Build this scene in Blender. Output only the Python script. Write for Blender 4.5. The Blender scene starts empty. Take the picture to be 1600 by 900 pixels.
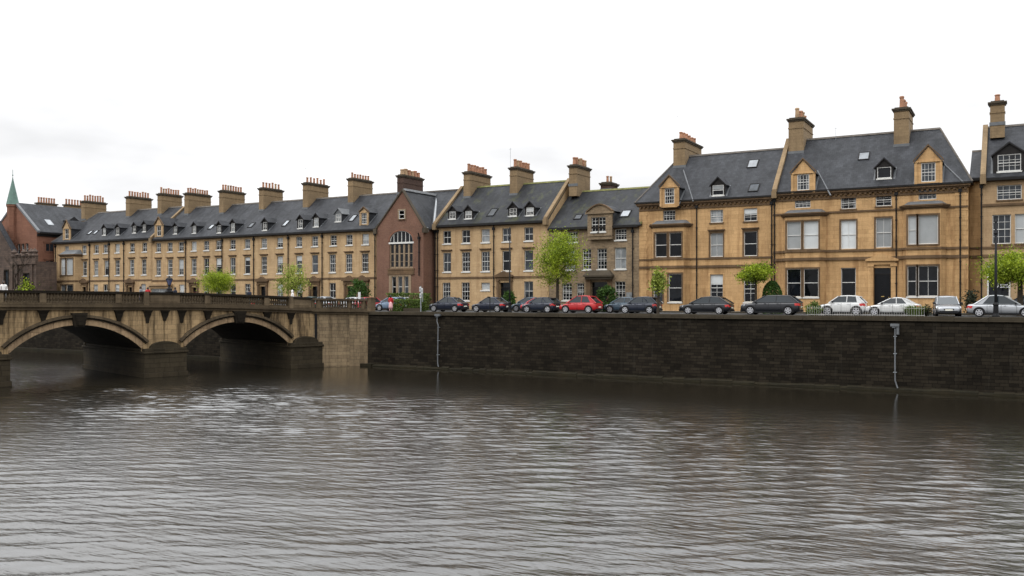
import bpy, bmesh, math, random
import numpy as np
from mathutils import Vector, Matrix
random.seed(7)
R = math.radians
sc = bpy.context.scene
COL = sc.collection

# ---------------------------------------------------------------- survey of the place
# World: X runs along the quay wall (to the right), Y away over the river to the street, Z up, water at z = 0.
FL, CZ, HY = 1400.0, 7.05, 465.0
CA, SA = 0.869, 0.495                    # heading of the camera
QY = 73.3                                # quay wall line
ST = 5.6                                 # street level
FY = 87.3                                # building line

def rates(x):
    a = (x - 800.0) / FL
    return CA * a - SA, SA * a + CA
def up(x, Y):
    ur, vr = rates(x); return Y * ur / vr
def zp(x, y, Y):
    ur, vr = rates(x); return CZ + (Y / vr) * (HY - y) / FL
def ppm(x, Y):
    return FL * rates(x)[1] / Y
def proj(u, v):
    X = CA * u + SA * v; d = -SA * u + CA * v
    return 800 + FL * X / d, d
def roofhit(x, y, ze, Ye, k):
    ur, vr = rates(x)
    t = (ze - Ye * k - CZ) / ((HY - y) / FL - vr * k)
    return t * ur, t * vr, CZ + t * (HY - y) / FL

# ---------------------------------------------------------------- mesh builder
class MB:
    def __init__(s): s.v = []; s.f = []; s.m = []
    def add(s, pts, faces, mi=0):
        b = len(s.v); s.v += [tuple(p) for p in pts]
        for f in faces: s.f.append([b + i for i in f]); s.m.append(mi)
    def quad(s, a, b, c, d, mi=0): s.add([a, b, c, d], [(0, 1, 2, 3)], mi)
    def poly(s, pts, mi=0): s.add(pts, [tuple(range(len(pts)))], mi)
    def box(s, x0, x1, y0, y1, z0, z1, mi=0):
        s.hexa([(x0,y0,z0),(x1,y0,z0),(x1,y1,z0),(x0,y1,z0),(x0,y0,z1),(x1,y0,z1),(x1,y1,z1),(x0,y1,z1)], mi)
    def hexa(s, p, mi=0):
        s.add(p, [(0,3,2,1),(4,5,6,7),(0,1,5,4),(1,2,6,5),(2,3,7,6),(3,0,4,7)], mi)
    def prism(s, base, top, mi=0):
        n = len(base)
        s.add(list(base) + list(top), [tuple(range(n))[::-1], tuple(range(n, 2*n))] + [(i, (i+1)%n, n+(i+1)%n, n+i) for i in range(n)], mi)
    def tube(s, path, rad, n=6, mi=0, cap=True):
        path = [Vector(p) for p in path]
        if not isinstance(rad, (list, tuple)): rad = [rad] * len(path)
        rings = []; b = len(s.v)
        for i, p in enumerate(path):
            d = (path[min(i+1, len(path)-1)] - path[max(i-1, 0)]).normalized()
            a = Vector((0,0,1)) if abs(d.z) < .9 else Vector((1,0,0))
            e1 = d.cross(a).normalized(); e2 = d.cross(e1)
            for k in range(n):
                t = 2*math.pi*k/n
                s.v.append(tuple(p + rad[i]*(math.cos(t)*e1 + math.sin(t)*e2)))
        for i in range(len(path)-1):
            for k in range(n):
                s.f.append([b+i*n+k, b+i*n+(k+1)%n, b+(i+1)*n+(k+1)%n, b+(i+1)*n+k]); s.m.append(mi)
        if cap:
            s.f.append([b+k for k in range(n)]); s.m.append(mi)
            s.f.append([b+(len(path)-1)*n+k for k in range(n)][::-1]); s.m.append(mi)
    def lathe(s, c, prof, n=10, mi=0, sx=1.0, sy=1.0):
        b = len(s.v)
        for r, z in prof:
            for k in range(n):
                t = 2*math.pi*(k+.5)/n
                s.v.append((c[0]+r*sx*math.cos(t), c[1]+r*sy*math.sin(t), c[2]+z))
        for i in range(len(prof)-1):
            for k in range(n):
                s.f.append([b+i*n+k, b+i*n+(k+1)%n, b+(i+1)*n+(k+1)%n, b+(i+1)*n+k]); s.m.append(mi)
        s.f.append([b+k for k in range(n)][::-1]); s.m.append(mi)
        s.f.append([b+(len(prof)-1)*n+k for k in range(n)]); s.m.append(mi)
    def build(s, name, mat, parent=None, smooth=False, world=True, recalc=True, bevel=0):
        """link as one mesh object; vertices are given in world metres (or in the parent's frame: world=False)"""
        me = bpy.data.meshes.new(name)
        off = Vector((0,0,0))
        if parent is not None and world:
            off = wloc(parent)
        if parent is None and world and s.v:
            xs = [p[0] for p in s.v]; ys = [p[1] for p in s.v]; zs = [p[2] for p in s.v]
            off = Vector(((min(xs)+max(xs))/2, (min(ys)+max(ys))/2, min(zs)))
        me.from_pydata([(p[0]-off.x, p[1]-off.y, p[2]-off.z) for p in s.v], [], s.f)
        mats = mat if isinstance(mat, (list, tuple)) else [mat]
        for m in mats: me.materials.append(m)
        me.polygons.foreach_set('material_index', s.m)
        if recalc:
            bm = bmesh.new(); bm.from_mesh(me)
            bmesh.ops.recalc_face_normals(bm, faces=bm.faces)
            bm.to_mesh(me); bm.free()
        uvs(me, off)
        if smooth: me.polygons.foreach_set('use_smooth', [True]*len(me.polygons))
        me.update()
        o = bpy.data.objects.new(name, me); COL.objects.link(o)
        if parent is not None: o.parent = parent
        elif world: o.location = off
        if bevel:
            bv = o.modifiers.new('bevel', 'BEVEL'); bv.width = bevel; bv.segments = 2; bv.limit_method = 'ANGLE'
        return o

def wloc(o):
    l = Vector((0,0,0))
    while o is not None:
        l = l + Vector(o.location); o = o.parent
    return l

def uvs(me, off):
    uvl = me.uv_layers.new(name='UVMap')
    n = len(me.loops)
    if n == 0: return
    co = np.empty(len(me.vertices)*3); me.vertices.foreach_get('co', co); co = co.reshape(-1,3) + np.array(off)
    nor = np.empty(len(me.polygons)*3); me.polygons.foreach_get('normal', nor); nor = nor.reshape(-1,3)
    tot = np.empty(len(me.polygons), dtype=np.int32); me.polygons.foreach_get('loop_total', tot)
    lv = np.empty(n, dtype=np.int32); me.loops.foreach_get('vertex_index', lv)
    pn = np.repeat(nor, tot, axis=0)
    sgn = np.where(pn[:,1:2] > 0.001, -1.0, 1.0)
    pn = pn*sgn
    h = np.stack([-pn[:,1], pn[:,0], np.zeros(n)], 1)
    ln = np.linalg.norm(h, axis=1, keepdims=True)
    flat = (ln[:,0] < .15)
    h = np.where(flat[:,None], np.array([[1.0,0,0]]), h/np.maximum(ln, 1e-6))
    vv = np.cross(pn, h); vv = np.where((vv[:,2:3] < 0) & ~flat[:,None], -vv, vv)
    p = co[lv]
    uv = np.stack([(p*h).sum(1), (p*vv).sum(1)], 1)
    uvl.data.foreach_set('uv', uv.astype(np.float32).ravel())

def tag(o, label=None, cat=None, group=None, kind=None):
    if label: o['label'] = label
    if cat: o['category'] = cat
    if group: o['group'] = group
    if kind: o['kind'] = kind
    return o

def empty(name, loc, rz=0.0):
    o = bpy.data.objects.new(name, None); COL.objects.link(o)
    o.location = loc; o.rotation_euler = (0,0,rz); o.empty_display_size = .3
    return o

def kids(o): return [c for c in bpy.data.objects if c.parent == o]
def copy_tree(o, parent=None):
    c = o.copy(); COL.objects.link(c); c.parent = parent
    for ch in list(o.children): copy_tree(ch, c)
    return c

# ---------------------------------------------------------------- materials
class NT:
    def __init__(s, name):
        s.mat = bpy.data.materials.new(name); s.mat.use_nodes = True
        s.t = s.mat.node_tree; s.n = s.t.nodes
        s.p = s.n['Principled BSDF']
    def node(s, typ, **kw):
        nd = s.n.new(typ)
        for k, v in kw.items():
            if k in nd.inputs: nd.inputs[k].default_value = v
            else: setattr(nd, k, v)
        return nd
    def link(s, a, b): s.t.links.new(a, b)
    def uv(s, sx=1, sy=1, obj=False):
        tc = s.n.new('ShaderNodeTexCoord'); mp = s.n.new('ShaderNodeMapping')
        mp.inputs['Scale'].default_value = (sx, sy, 1 if not obj else sx)
        s.link(tc.outputs['Object' if obj else 'UV'], mp.inputs['Vector'])
        return mp.outputs['Vector']
    def noise(s, vec, scale, detail=4, rough=.6):
        nd = s.node('ShaderNodeTexNoise'); nd.inputs['Scale'].default_value = scale
        nd.inputs['Detail'].default_value = detail; nd.inputs['Roughness'].default_value = rough
        if vec is not None: s.link(vec, nd.inputs['Vector'])
        return nd.outputs['Fac']
    def ramp(s, fac, stops):
        r = s.node('ShaderNodeValToRGB'); e = r.color_ramp.elements
        while len(e) < len(stops): e.new(.5)
        for i, (p, c) in enumerate(stops):
            e[i].position = p
            e[i].color = (c, c, c, 1) if not isinstance(c, (tuple, list)) else tuple(c) + (1,)
        s.link(fac, r.inputs['Fac']); return r.outputs['Color']
    def mix(s, mode, fac, a, b):
        m = s.node('ShaderNodeMixRGB'); m.blend_type = mode
        for key, val in (('Fac', fac), ('Color1', a), ('Color2', b)):
            if hasattr(val, 'links'): s.link(val, m.inputs[key])
            elif isinstance(val, (int, float)): m.inputs[key].default_value = val if key == 'Fac' else (val, val, val, 1)
            else: m.inputs[key].default_value = tuple(val) + (1,)
        return m.outputs['Color']
    def bump(s, h, strength=.3, dist=.02):
        b = s.node('ShaderNodeBump'); b.inputs['Strength'].default_value = strength; b.inputs['Distance'].default_value = dist
        s.link(h, b.inputs['Height']); s.link(b.outputs['Normal'], s.p.inputs['Normal'])

def plain(name, col, rough=.6, spec=.5, metal=0.0, noise=0.0, scale=6.0, coat=0.0):
    t = NT(name); p = t.p
    p.inputs['Roughness'].default_value = rough; p.inputs['Specular IOR Level'].default_value = spec
    p.inputs['Metallic'].default_value = metal; p.inputs['Coat Weight'].default_value = coat
    p.inputs['Base Color'].default_value = tuple(col) + (1,)
    if noise:
        f = t.noise(t.uv(obj=True), scale, 5)
        c = t.ramp(f, [(.3, 1-noise), (.7, 1+noise*.4)])
        t.link(t.mix('MULTIPLY', 1, tuple(col), c), p.inputs['Base Color'])
    return t.mat

SQ = 1.5
def stone(name, c1, c2, mortar, bw, bh, ms=.012, stain=.35, stain_col=(.25,.22,.2), streak=.5, rough=.88, bump=.25, mottle=.25, lo=.48, hi=.72, spec=.3, tide=False):
    t = NT(name); p = t.p
    uv = t.uv()
    wob = t.node('ShaderNodeTexNoise'); wob.inputs['Scale'].default_value = .9; t.link(uv, wob.inputs['Vector'])
    vm = t.node('ShaderNodeMixRGB'); vm.blend_type = 'LINEAR_LIGHT'; vm.inputs['Fac'].default_value = .02
    t.link(uv, vm.inputs['Color1']); t.link(wob.outputs['Color'], vm.inputs['Color2'])
    b = t.node('ShaderNodeTexBrick'); b.offset = .42; b.squash = SQ; b.squash_frequency = 3
    t.link(vm.outputs['Color'], b.inputs['Vector'])
    b.inputs['Scale'].default_value = 1; b.inputs['Brick Width'].default_value = bw; b.inputs['Row Height'].default_value = bh
    b.inputs['Mortar Size'].default_value = ms; b.inputs['Mortar Smooth'].default_value = .3; b.inputs['Bias'].default_value = 0
    b.inputs['Color1'].default_value = tuple(c1)+(1,); b.inputs['Color2'].default_value = tuple(c2)+(1,); b.inputs['Mortar'].default_value = tuple(mortar)+(1,)
    big = t.noise(t.uv(.35,.35), 1, 5, .65)
    col = t.mix('MULTIPLY', 1, b.outputs['Color'], t.ramp(big, [(.3, 1-mottle), (.7, 1+mottle*.35)]))
    fine = t.noise(t.uv(6,6), 1, 4, .7)
    col = t.mix('MULTIPLY', 1, col, t.ramp(fine, [(.25, .82), (.75, 1.1)]))
    st = t.noise(t.uv(1.6,.16), 1, 5, .7)
    st2 = t.noise(t.uv(.22,.3), 1, 3, .6)
    m = t.mix('MULTIPLY', 1, t.ramp(st, [(lo, 0.0), (hi, 1.0)]), t.ramp(st2, [(.35, 1-streak), (.65, 1.0)]))
    m = t.mix('MULTIPLY', 1, m, stain)
    col = t.mix('MIX', m, col, t.mix('MULTIPLY', 1, col, stain_col))
    if tide:
        sy = t.node('ShaderNodeSeparateXYZ'); t.link(uv, sy.inputs['Vector'])
        ad = t.node('ShaderNodeMath'); ad.operation = 'MULTIPLY_ADD'; t.link(t.noise(t.uv(.5,.25), 1, 5, .7), ad.inputs[0]); ad.inputs[1].default_value = 1.6; t.link(sy.outputs['Y'], ad.inputs[2])
        mr = t.node('ShaderNodeMapRange'); mr.inputs['From Min'].default_value = 1.6; mr.inputs['From Max'].default_value = 3.0; t.link(ad.outputs['Value'], mr.inputs['Value'])
        col = t.mix('MIX', mr.outputs['Result'], t.mix('MULTIPLY', 1, col, (.55,.55,.5)), col)
        dr = t.noise(t.uv(1.1,.07), 1, 4, .65)
        col = t.mix('MIX', t.mix('MULTIPLY', 1, t.ramp(dr, [(.60,0.),(.74,1.)]), .35), col, (.05,.046,.038))
    t.link(col, p.inputs['Base Color'])
    p.inputs['Roughness'].default_value = rough; p.inputs['Specular IOR Level'].default_value = spec
    hgt = t.mix('ADD', .4, t.ramp(b.outputs['Fac'], [(0, 1.0), (1, 0.0)]), fine)
    t.bump(hgt, bump, .02)
    return t.mat

def slate(name, c1, c2, moss=0.0, rough=.62):
    t = NT(name); p = t.p
    uv = t.uv()
    b = t.node('ShaderNodeTexBrick'); b.offset = .5; t.link(uv, b.inputs['Vector'])
    b.inputs['Scale'].default_value = 1; b.inputs['Brick Width'].default_value = .36; b.inputs['Row Height'].default_value = .3
    b.inputs['Mortar Size'].default_value = .012; b.inputs['Mortar Smooth'].default_value = .2
    b.inputs['Color1'].default_value = tuple(c1)+(1,); b.inputs['Color2'].default_value = tuple(c2)+(1,)
    b.inputs['Mortar'].default_value = (c1[0]*.45, c1[1]*.45, c1[2]*.45, 1)
    n = t.noise(t.uv(.5,.5), 1, 5, .65)
    col = t.mix('MULTIPLY', 1, b.outputs['Color'], t.ramp(n, [(.3,.6),(.7,1.3)]))
    s2 = t.noise(t.uv(1.4,.25), 1, 4, .6)
    col = t.mix('MULTIPLY', 1, col, t.ramp(s2, [(.35,.75),(.65,1.2)]))
    if moss:
        mm = t.noise(t.uv(.8,.4), 1, 6, .7)
        col = t.mix('MIX', t.mix('MULTIPLY',1,t.ramp(mm,[(.52,0.),(.68,1.)]), moss), col, (.07,.075,.02))
    t.link(col, p.inputs['Base Color']); p.inputs['Roughness'].default_value = rough; p.inputs['Specular IOR Level'].default_value = .22
    t.bump(t.ramp(b.outputs['Fac'],[(0,1.0),(1,0.0)]), .4, .02)
    return t.mat

def glass(name, col, rough=.04, spec=.6, var=.5):
    t = NT(name); p = t.p
    oi = t.node('ShaderNodeObjectInfo')
    tc = t.uv(.9,.7); n = t.noise(tc, 1.3, 3, .6)
    c = t.mix('MULTIPLY', 1, tuple(col), t.ramp(n, [(.35, 1-var), (.65, 1+var)]))
    c = t.mix('MULTIPLY', 1, c, t.ramp(oi.outputs['Random'], [(0, .5), (1, 1.3)]))
    t.link(c, p.inputs['Base Color']); p.inputs['Roughness'].default_value = rough; p.inputs['Specular IOR Level'].default_value = spec
    w = t.noise(t.uv(1.2,1.2), 1, 2, .5); t.bump(w, .16, .06)
    return t.mat

def foliage(name, dark, light, trans=.35):
    t = NT(name); p = t.p
    at = t.node('ShaderNodeAttribute'); at.attribute_name = 'tone'
    c = t.ramp(at.outputs['Fac'], [(0, dark), (1, light)])
    t.link(c, p.inputs['Base Color']); p.inputs['Roughness'].default_value = .6; p.inputs['Specular IOR Level'].default_value = .25
    tr = t.node('ShaderNodeBsdfTranslucent'); t.link(c, tr.inputs['Color'])
    mx = t.node('ShaderNodeMixShader'); mx.inputs['Fac'].default_value = trans
    t.link(p.outputs['BSDF'], mx.inputs[1]); t.link(tr.outputs['BSDF'], mx.inputs[2])
    t.link(mx.outputs['Shader'], t.n['Material Output'].inputs['Surface'])
    return t.mat

M = {}
M['tan']    = stone('tan sandstone', (.45,.312,.172), (.395,.268,.144), (.31,.21,.115), .75, .32, .008, .6, (.5,.42,.36), bump=.12, mottle=.18, lo=.46, hi=.66)
M['ochre']  = stone('ochre sandstone', (.52,.325,.152), (.435,.267,.122), (.31,.19,.088), .85, .38, .010, .8, (.46,.38,.32), bump=.15, mottle=.22, lo=.46, hi=.66)
M['pale']   = stone('buff sandstone', (.39,.265,.15), (.345,.232,.128), (.24,.16,.09), .8, .36, .008, .4, (.55,.47,.4), bump=.15, mottle=.2, lo=.46, hi=.66)
M['trim']   = stone('weathered trim stone', (.14,.086,.045), (.11,.068,.036), (.09,.057,.03), .9, .5, .006, .7, (.3,.27,.25), bump=.15, mottle=.3)
M['stack']  = stone('chimney stone', (.255,.178,.098), (.22,.152,.084), (.16,.112,.062), .55, .3, .008, .55, (.45,.41,.38), bump=.2, mottle=.3)
M['cap']    = stone('chimney cap stone', (.075,.058,.038), (.062,.05,.034), (.05,.04,.028), .55, .3, .006, .6, (.35,.35,.35), bump=.2, mottle=.35)
M['rubble'] = stone('rubble stone', (.255,.182,.108), (.155,.11,.068), (.245,.185,.12), .34, .17, .022, .4, (.5,.45,.4), bump=.5, mottle=.3)
M['brick']  = stone('red brick', (.185,.09,.056), (.14,.064,.041), (.18,.115,.085), .23, .08, .012, .45, (.5,.45,.42), bump=.3, mottle=.25)
M['bricks'] = stone('brown chimney brick', (.075,.040,.029), (.055,.029,.021), (.09,.06,.045), .23, .08, .012, .45, (.4,.4,.4), bump=.3, mottle=.3)
M['redst']  = stone('red sandstone', (.215,.10,.063), (.18,.083,.052), (.14,.06,.038), .7, .32, .01, .4, (.5,.46,.44), bump=.2, mottle=.25)
M['soot']   = stone('sooty old stone', (.125,.085,.064), (.08,.057,.045), (.05,.037,.03), .6, .3, .015, .6, (.35,.33,.3), bump=.5, mottle=.4)
M['quay']   = stone('dark quay wall blocks', (.0285,.023,.016), (.012,.0098,.007), (.006,.005,.0036), .58, .25, .016, .5, (.5,.48,.45), bump=.6, mottle=.45, spec=.07, tide=True)
M['coping'] = stone('quay coping stone', (.06,.048,.032), (.048,.039,.026), (.03,.025,.018), 1.3, .6, .012, .6, (.4,.38,.34), bump=.25, mottle=.35, spec=.15)
M['bridge'] = stone('bridge sandstone', (.37,.255,.132), (.295,.203,.105), (.15,.105,.06), .95, .42, .012, .95, (.13,.115,.10), streak=.2, bump=.3, mottle=.4, lo=.45, hi=.60)
M['ring']   = stone('arch ring stone', (.37,.255,.148), (.27,.185,.108), (.10,.072,.045), .6, 1.4, .014, .75, (.3,.27,.25), streak=.4, bump=.25, mottle=.4)
M['parap']  = stone('parapet stone', (.105,.078,.048), (.078,.058,.037), (.03,.023,.016), 1.1, .5, .01, .75, (.35,.32,.3), streak=.3, bump=.25, mottle=.4, spec=.12)
M['parap2'] = stone('pale parapet stone', (.165,.122,.076), (.13,.096,.06), (.08,.06,.04), 1.1, .5, .01, .8, (.35,.32,.3), streak=.3, bump=.25, mottle=.4, spec=.12)
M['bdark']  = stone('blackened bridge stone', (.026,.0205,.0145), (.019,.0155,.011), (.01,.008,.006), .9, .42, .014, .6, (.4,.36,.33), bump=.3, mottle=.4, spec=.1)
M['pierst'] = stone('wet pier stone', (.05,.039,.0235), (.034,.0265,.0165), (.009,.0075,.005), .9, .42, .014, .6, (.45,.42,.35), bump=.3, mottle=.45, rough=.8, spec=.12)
M['wing']   = stone('abutment stone', (.25,.182,.105), (.185,.133,.078), (.115,.085,.053), .62, .36, .018, .88, (.2,.175,.15), streak=.35, bump=.4, mottle=.45)
M['moss']   = stone('mossy footing stone', (.019,.0165,.008), (.024,.0185,.009), (.01,.009,.006), .9, .5, .014, .6, (.35,.38,.22), bump=.5, mottle=.5, spec=.2)
M['slate']  = slate('grey slate', (.036,.0375,.042), (.023,.0242,.0275))
M['slatem'] = slate('mossy slate', (.026,.0272,.0305), (.0175,.0185,.021), .55)
M['lead']   = plain('lead flashing', (.11,.115,.12), .5, .4, 0, .3, 3)
M['ledge']  = plain('pale ridge flashing', (.30,.31,.32), .5, .5, 0, .25, 3)
M['ridge']  = plain('ridge tile', (.11,.095,.08), .85, .3, 0, .35, 2)
M['ridgem'] = plain('mossy ridge tile', (.16,.155,.055), .9, .3, 0, .45, 2)
M['black']  = plain('black iron paint', (.008,.008,.009), .5, .15, 0, .3, 3)
M['gutter'] = plain('dark gutter paint', (.014,.0125,.0115), .55, .15, 0, .35, 2)
M['white']  = plain('white sash paint', (.56,.55,.52), .45, .5, 0, .12, 4)
M['cream']  = plain('stone mullion', (.25,.185,.12), .8, .3, 0, .25, 4)
M['timber'] = plain('dark dormer timber', (.016,.014,.013), .65, .15, 0, .3, 3)
M['glass']  = glass('window glass', (.005,.006,.008), spec=.2)
M['glassb'] = glass('blue grey window glass', (.028,.033,.039), .05, .3, .6)
M['blind']  = glass('window with white blind', (.40,.415,.415), .12, .3, .06)
M['curtain']= glass('window with net curtain', (.2,.21,.215), .1, .3, .35)
M['door']   = plain('black door paint', (.006,.0065,.008), .35, .15, 0, .2, 3)
M['doorbr'] = plain('brown door paint', (.07,.025,.015), .4, .5, 0, .2, 3)
M['brass']  = plain('brass', (.6,.42,.15), .35, .5, 1)
M['pot']    = plain('terracotta pot', (.36,.18,.105), .8, .3, 0, .45, 1.7)
M['potb']   = plain('buff chimney pot', (.36,.24,.14), .8, .3, 0, .45, 1.7)
M['copper'] = plain('verdigris copper', (.095,.165,.135), .65, .4, 0, .35, 1.2)
M['asphalt']= plain('asphalt', (.05,.05,.05), .9, .3, 0, .3, 2)
M['paving'] = stone('paving slabs', (.22,.2,.17), (.19,.175,.15), (.1,.09,.08), .9, .6, .012, .4, (.5,.48,.45), bump=.2)
M['earth']  = plain('ground earth', (.09,.08,.06), .95, .2, 0, .4, .2)
M['galv']   = plain('pale drain pipe', (.125,.132,.138), .65, .25, 0, .4, 1.2)
M['steel']  = plain('grey galvanised post', (.22,.24,.25), .5, .5, 0, .3, 2)
M['sign']   = plain('white sign board', (.55,.55,.54), .5, .5, 0, .1, 3)
M['tyre']   = plain('tyre rubber', (.009,.009,.009), .9, .15)
M['rim']    = plain('alloy rim', (.5,.5,.52), .3, .5, .7)
M['carglass']=plain('car glass', (.012,.018,.022), .04, .55)
M['plastic']= plain('black bumper plastic', (.009,.009,.010), .6, .2)
M['tail']   = plain('red tail lamp', (.42,.02,.018), .2, .6)
M['head']   = plain('clear head lamp', (.62,.65,.68), .1, .7, .3)
M['plate']  = plain('number plate', (.72,.7,.6), .5, .4)
M['bark']   = plain('tree bark', (.045,.036,.026), .95, .2, 0, .45, 5)
M['lime']   = foliage('lime spring leaves', (.07,.115,.006), (.36,.44,.03))
M['limed']  = foliage('yellow green leaves', (.09,.13,.01), (.35,.40,.075))
M['green']  = foliage('deep green leaves', (.018,.045,.008), (.06,.125,.016), .2)
M['mid']    = foliage('hedge leaves', (.035,.06,.012), (.125,.18,.03), .25)
M['darkleaf']= foliage('dark shrub leaves', (.012,.016,.012), (.04,.05,.025), .15)
M['rail']   = plain('pale railing paint', (.42,.41,.39), .5, .5, 0, .3, 3)
M['lampglass']=plain('blue grey lantern glass', (.07,.085,.17), .08, .8)
M['skin']   = plain('skin', (.48,.27,.19), .6, .4)
M['hair']   = plain('dark hair', (.012,.009,.007), .6, .4)
M['red']    = plain('red cloth', (.40,.015,.02), .8, .3, 0, .15, 6)
M['pink']   = plain('pale pink cloth', (.68,.38,.38), .8, .3, 0, .25, 8)
M['whitec'] = plain('white cloth', (.72,.70,.68), .85, .3, 0, .1, 6)
M['greyc']  = plain('grey cloth', (.17,.18,.2), .85, .3, 0, .15, 6)
M['navyc']  = plain('dark navy cloth', (.02,.024,.04), .85, .3, 0, .15, 6)
# ---------------------------------------------------------------- building kit
rnd = random.Random(11)

def wall_grid(mb, u0, u1, z0, z1, Y, ops, depth=.22):
    us = sorted({u0, u1} | {min(max(o[i], u0), u1) for o in ops for i in (0, 1)})
    zs = sorted({z0, z1} | {min(max(o[i], z0), z1) for o in ops for i in (2, 3)})
    for i in range(len(us)-1):
        for j in range(len(zs)-1):
            cu, cz = (us[i]+us[i+1])/2, (zs[j]+zs[j+1])/2
            if us[i+1]-us[i] < 1e-5 or zs[j+1]-zs[j] < 1e-5: continue
            if any(o[0] < cu < o[1] and o[2] < cz < o[3] for o in ops): continue
            mb.quad((us[i],Y,zs[j]), (us[i+1],Y,zs[j]), (us[i+1],Y,zs[j+1]), (us[i],Y,zs[j+1]))
    for a, b, c, d in ops:
        e = Y + depth
        mb.quad((a,Y,c),(a,e,c),(a,e,d),(a,Y,d)); mb.quad((b,Y,c),(b,e,c),(b,e,d),(b,Y,d))
        mb.quad((a,Y,d),(b,Y,d),(b,e,d),(a,e,d)); mb.quad((a,Y,c),(b,Y,c),(b,e,c),(a,e,c))

BARS = {'sash': (1, 2), 'four': (2, 2), 'three': (3, 4), 'six': (2, 4), 'multi': (3, 5), 'small': (2, 3), 'lattice': (4, 4), 'wide': (4, 3), 'one': (1, 1)}
def pick(kind):
    if kind: return M[kind]
    r = rnd.random()
    return M['glass'] if r < .5 else M['glassb'] if r < .8 else M['curtain'] if r < .93 else M['blind']

def window(parent, uc, Y, w, z0, z1, style='sash', pane=None, sill='white', hood=None, border=.065, inset=.14, surround=None, blind=0, name='window', frame=None):
    u0, u1 = uc-w/2, uc+w/2
    cols, rows = BARS[style]
    f = MB(); y0, y1 = Y+inset, Y+inset+.07
    f.box(u0+.003, u0+border, y0, y1, z0+.003, z1-.003); f.box(u1-border, u1-.003, y0, y1, z0+.003, z1-.003)
    f.box(u0+border, u1-border, y0, y1, z1-border, z1-.003); f.box(u0+border, u1-border, y0, y1, z0+.003, z0+border*1.2)
    zm = (z0+z1)/2
    if rows > 1: f.box(u0+border, u1-border, y0-.02, y1-.004, zm-.03, zm+.03)
    for i in range(1, cols):
        c = u0 + w*i/cols; f.box(c-.014, c+.014, y0+.012, y1-.008, z0+border, z1-border)
    for j in range(1, rows):
        c = z0 + (z1-z0)*j/rows
        if abs(c-zm) < .05: continue
        f.box(u0+border, u1-border, y0+.016, y1-.012, c-.014, c+.014)
    fo = f.build(name, frame or M['white'], parent)
    p = MB(); p.quad((u0,Y+inset+.05,z0),(u1,Y+inset+.05,z0),(u1,Y+inset+.05,z1),(u0,Y+inset+.05,z1))
    po = p.build('pane', pick(pane), fo, recalc=False)
    if pane is None and not blind and .8 < w < 1.7 and style != 'lattice':
        q = rnd.random()
        if q < .3: blind = rnd.choice((.2,.3,.42,.5,.62))
        elif q < .55:
            cw = w*rnd.uniform(.12,.22); yc = Y+inset+.03
            for c0, c1 in ((u0+border, u0+border+cw), (u1-border-cw, u1-border)):
                cu = MB(); n = 5
                for i in range(n):
                    a, e = c0+(c1-c0)*i/n, c0+(c1-c0)*(i+1)/n; cu.quad((a,yc,z0+border),(e,yc+.012*(-1)**i,z0+border),(e,yc+.012*(-1)**i,z1-border),(a,yc,z1-border))
                cu.build('curtain', M['curtain'], fo, recalc=False)
    if blind:
        b = MB(); b.box(u0+border, u1-border, Y+inset+.028, Y+inset+.04, z1-(z1-z0)*blind, z1-border); b.build('blind', M['blind'], fo)
    if sill:
        s = MB(); s.box(u0-.08, u1+.08, Y-.09, Y+inset+.02, z0-.13, z0-.002); s.build('sill', M[sill], fo)
    if surround:
        s = MB(); q = surround[1] if isinstance(surround, tuple) else .15; mk = surround[0] if isinstance(surround, tuple) else surround
        s.box(u0-q, u0-.002, Y-.045, Y+.03, z0-.12, z1+q); s.box(u1+.002, u1+q, Y-.045, Y+.03, z0-.12, z1+q); s.box(u0-.002, u1+.002, Y-.045, Y+.03, z1+.002, z1+q)
        s.build('surround', M[mk], fo)
    if hood:
        h = MB(); dz = .16
        h.box(u0-.2, u1+.2, Y-.2, Y+.02, z1+dz+.10, z1+dz+.2); h.box(u0-.13, u1+.13, Y-.12, Y+.02, z1+dz, z1+dz+.098)
        h.build('hood', M[hood], fo)
    return fo

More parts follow.
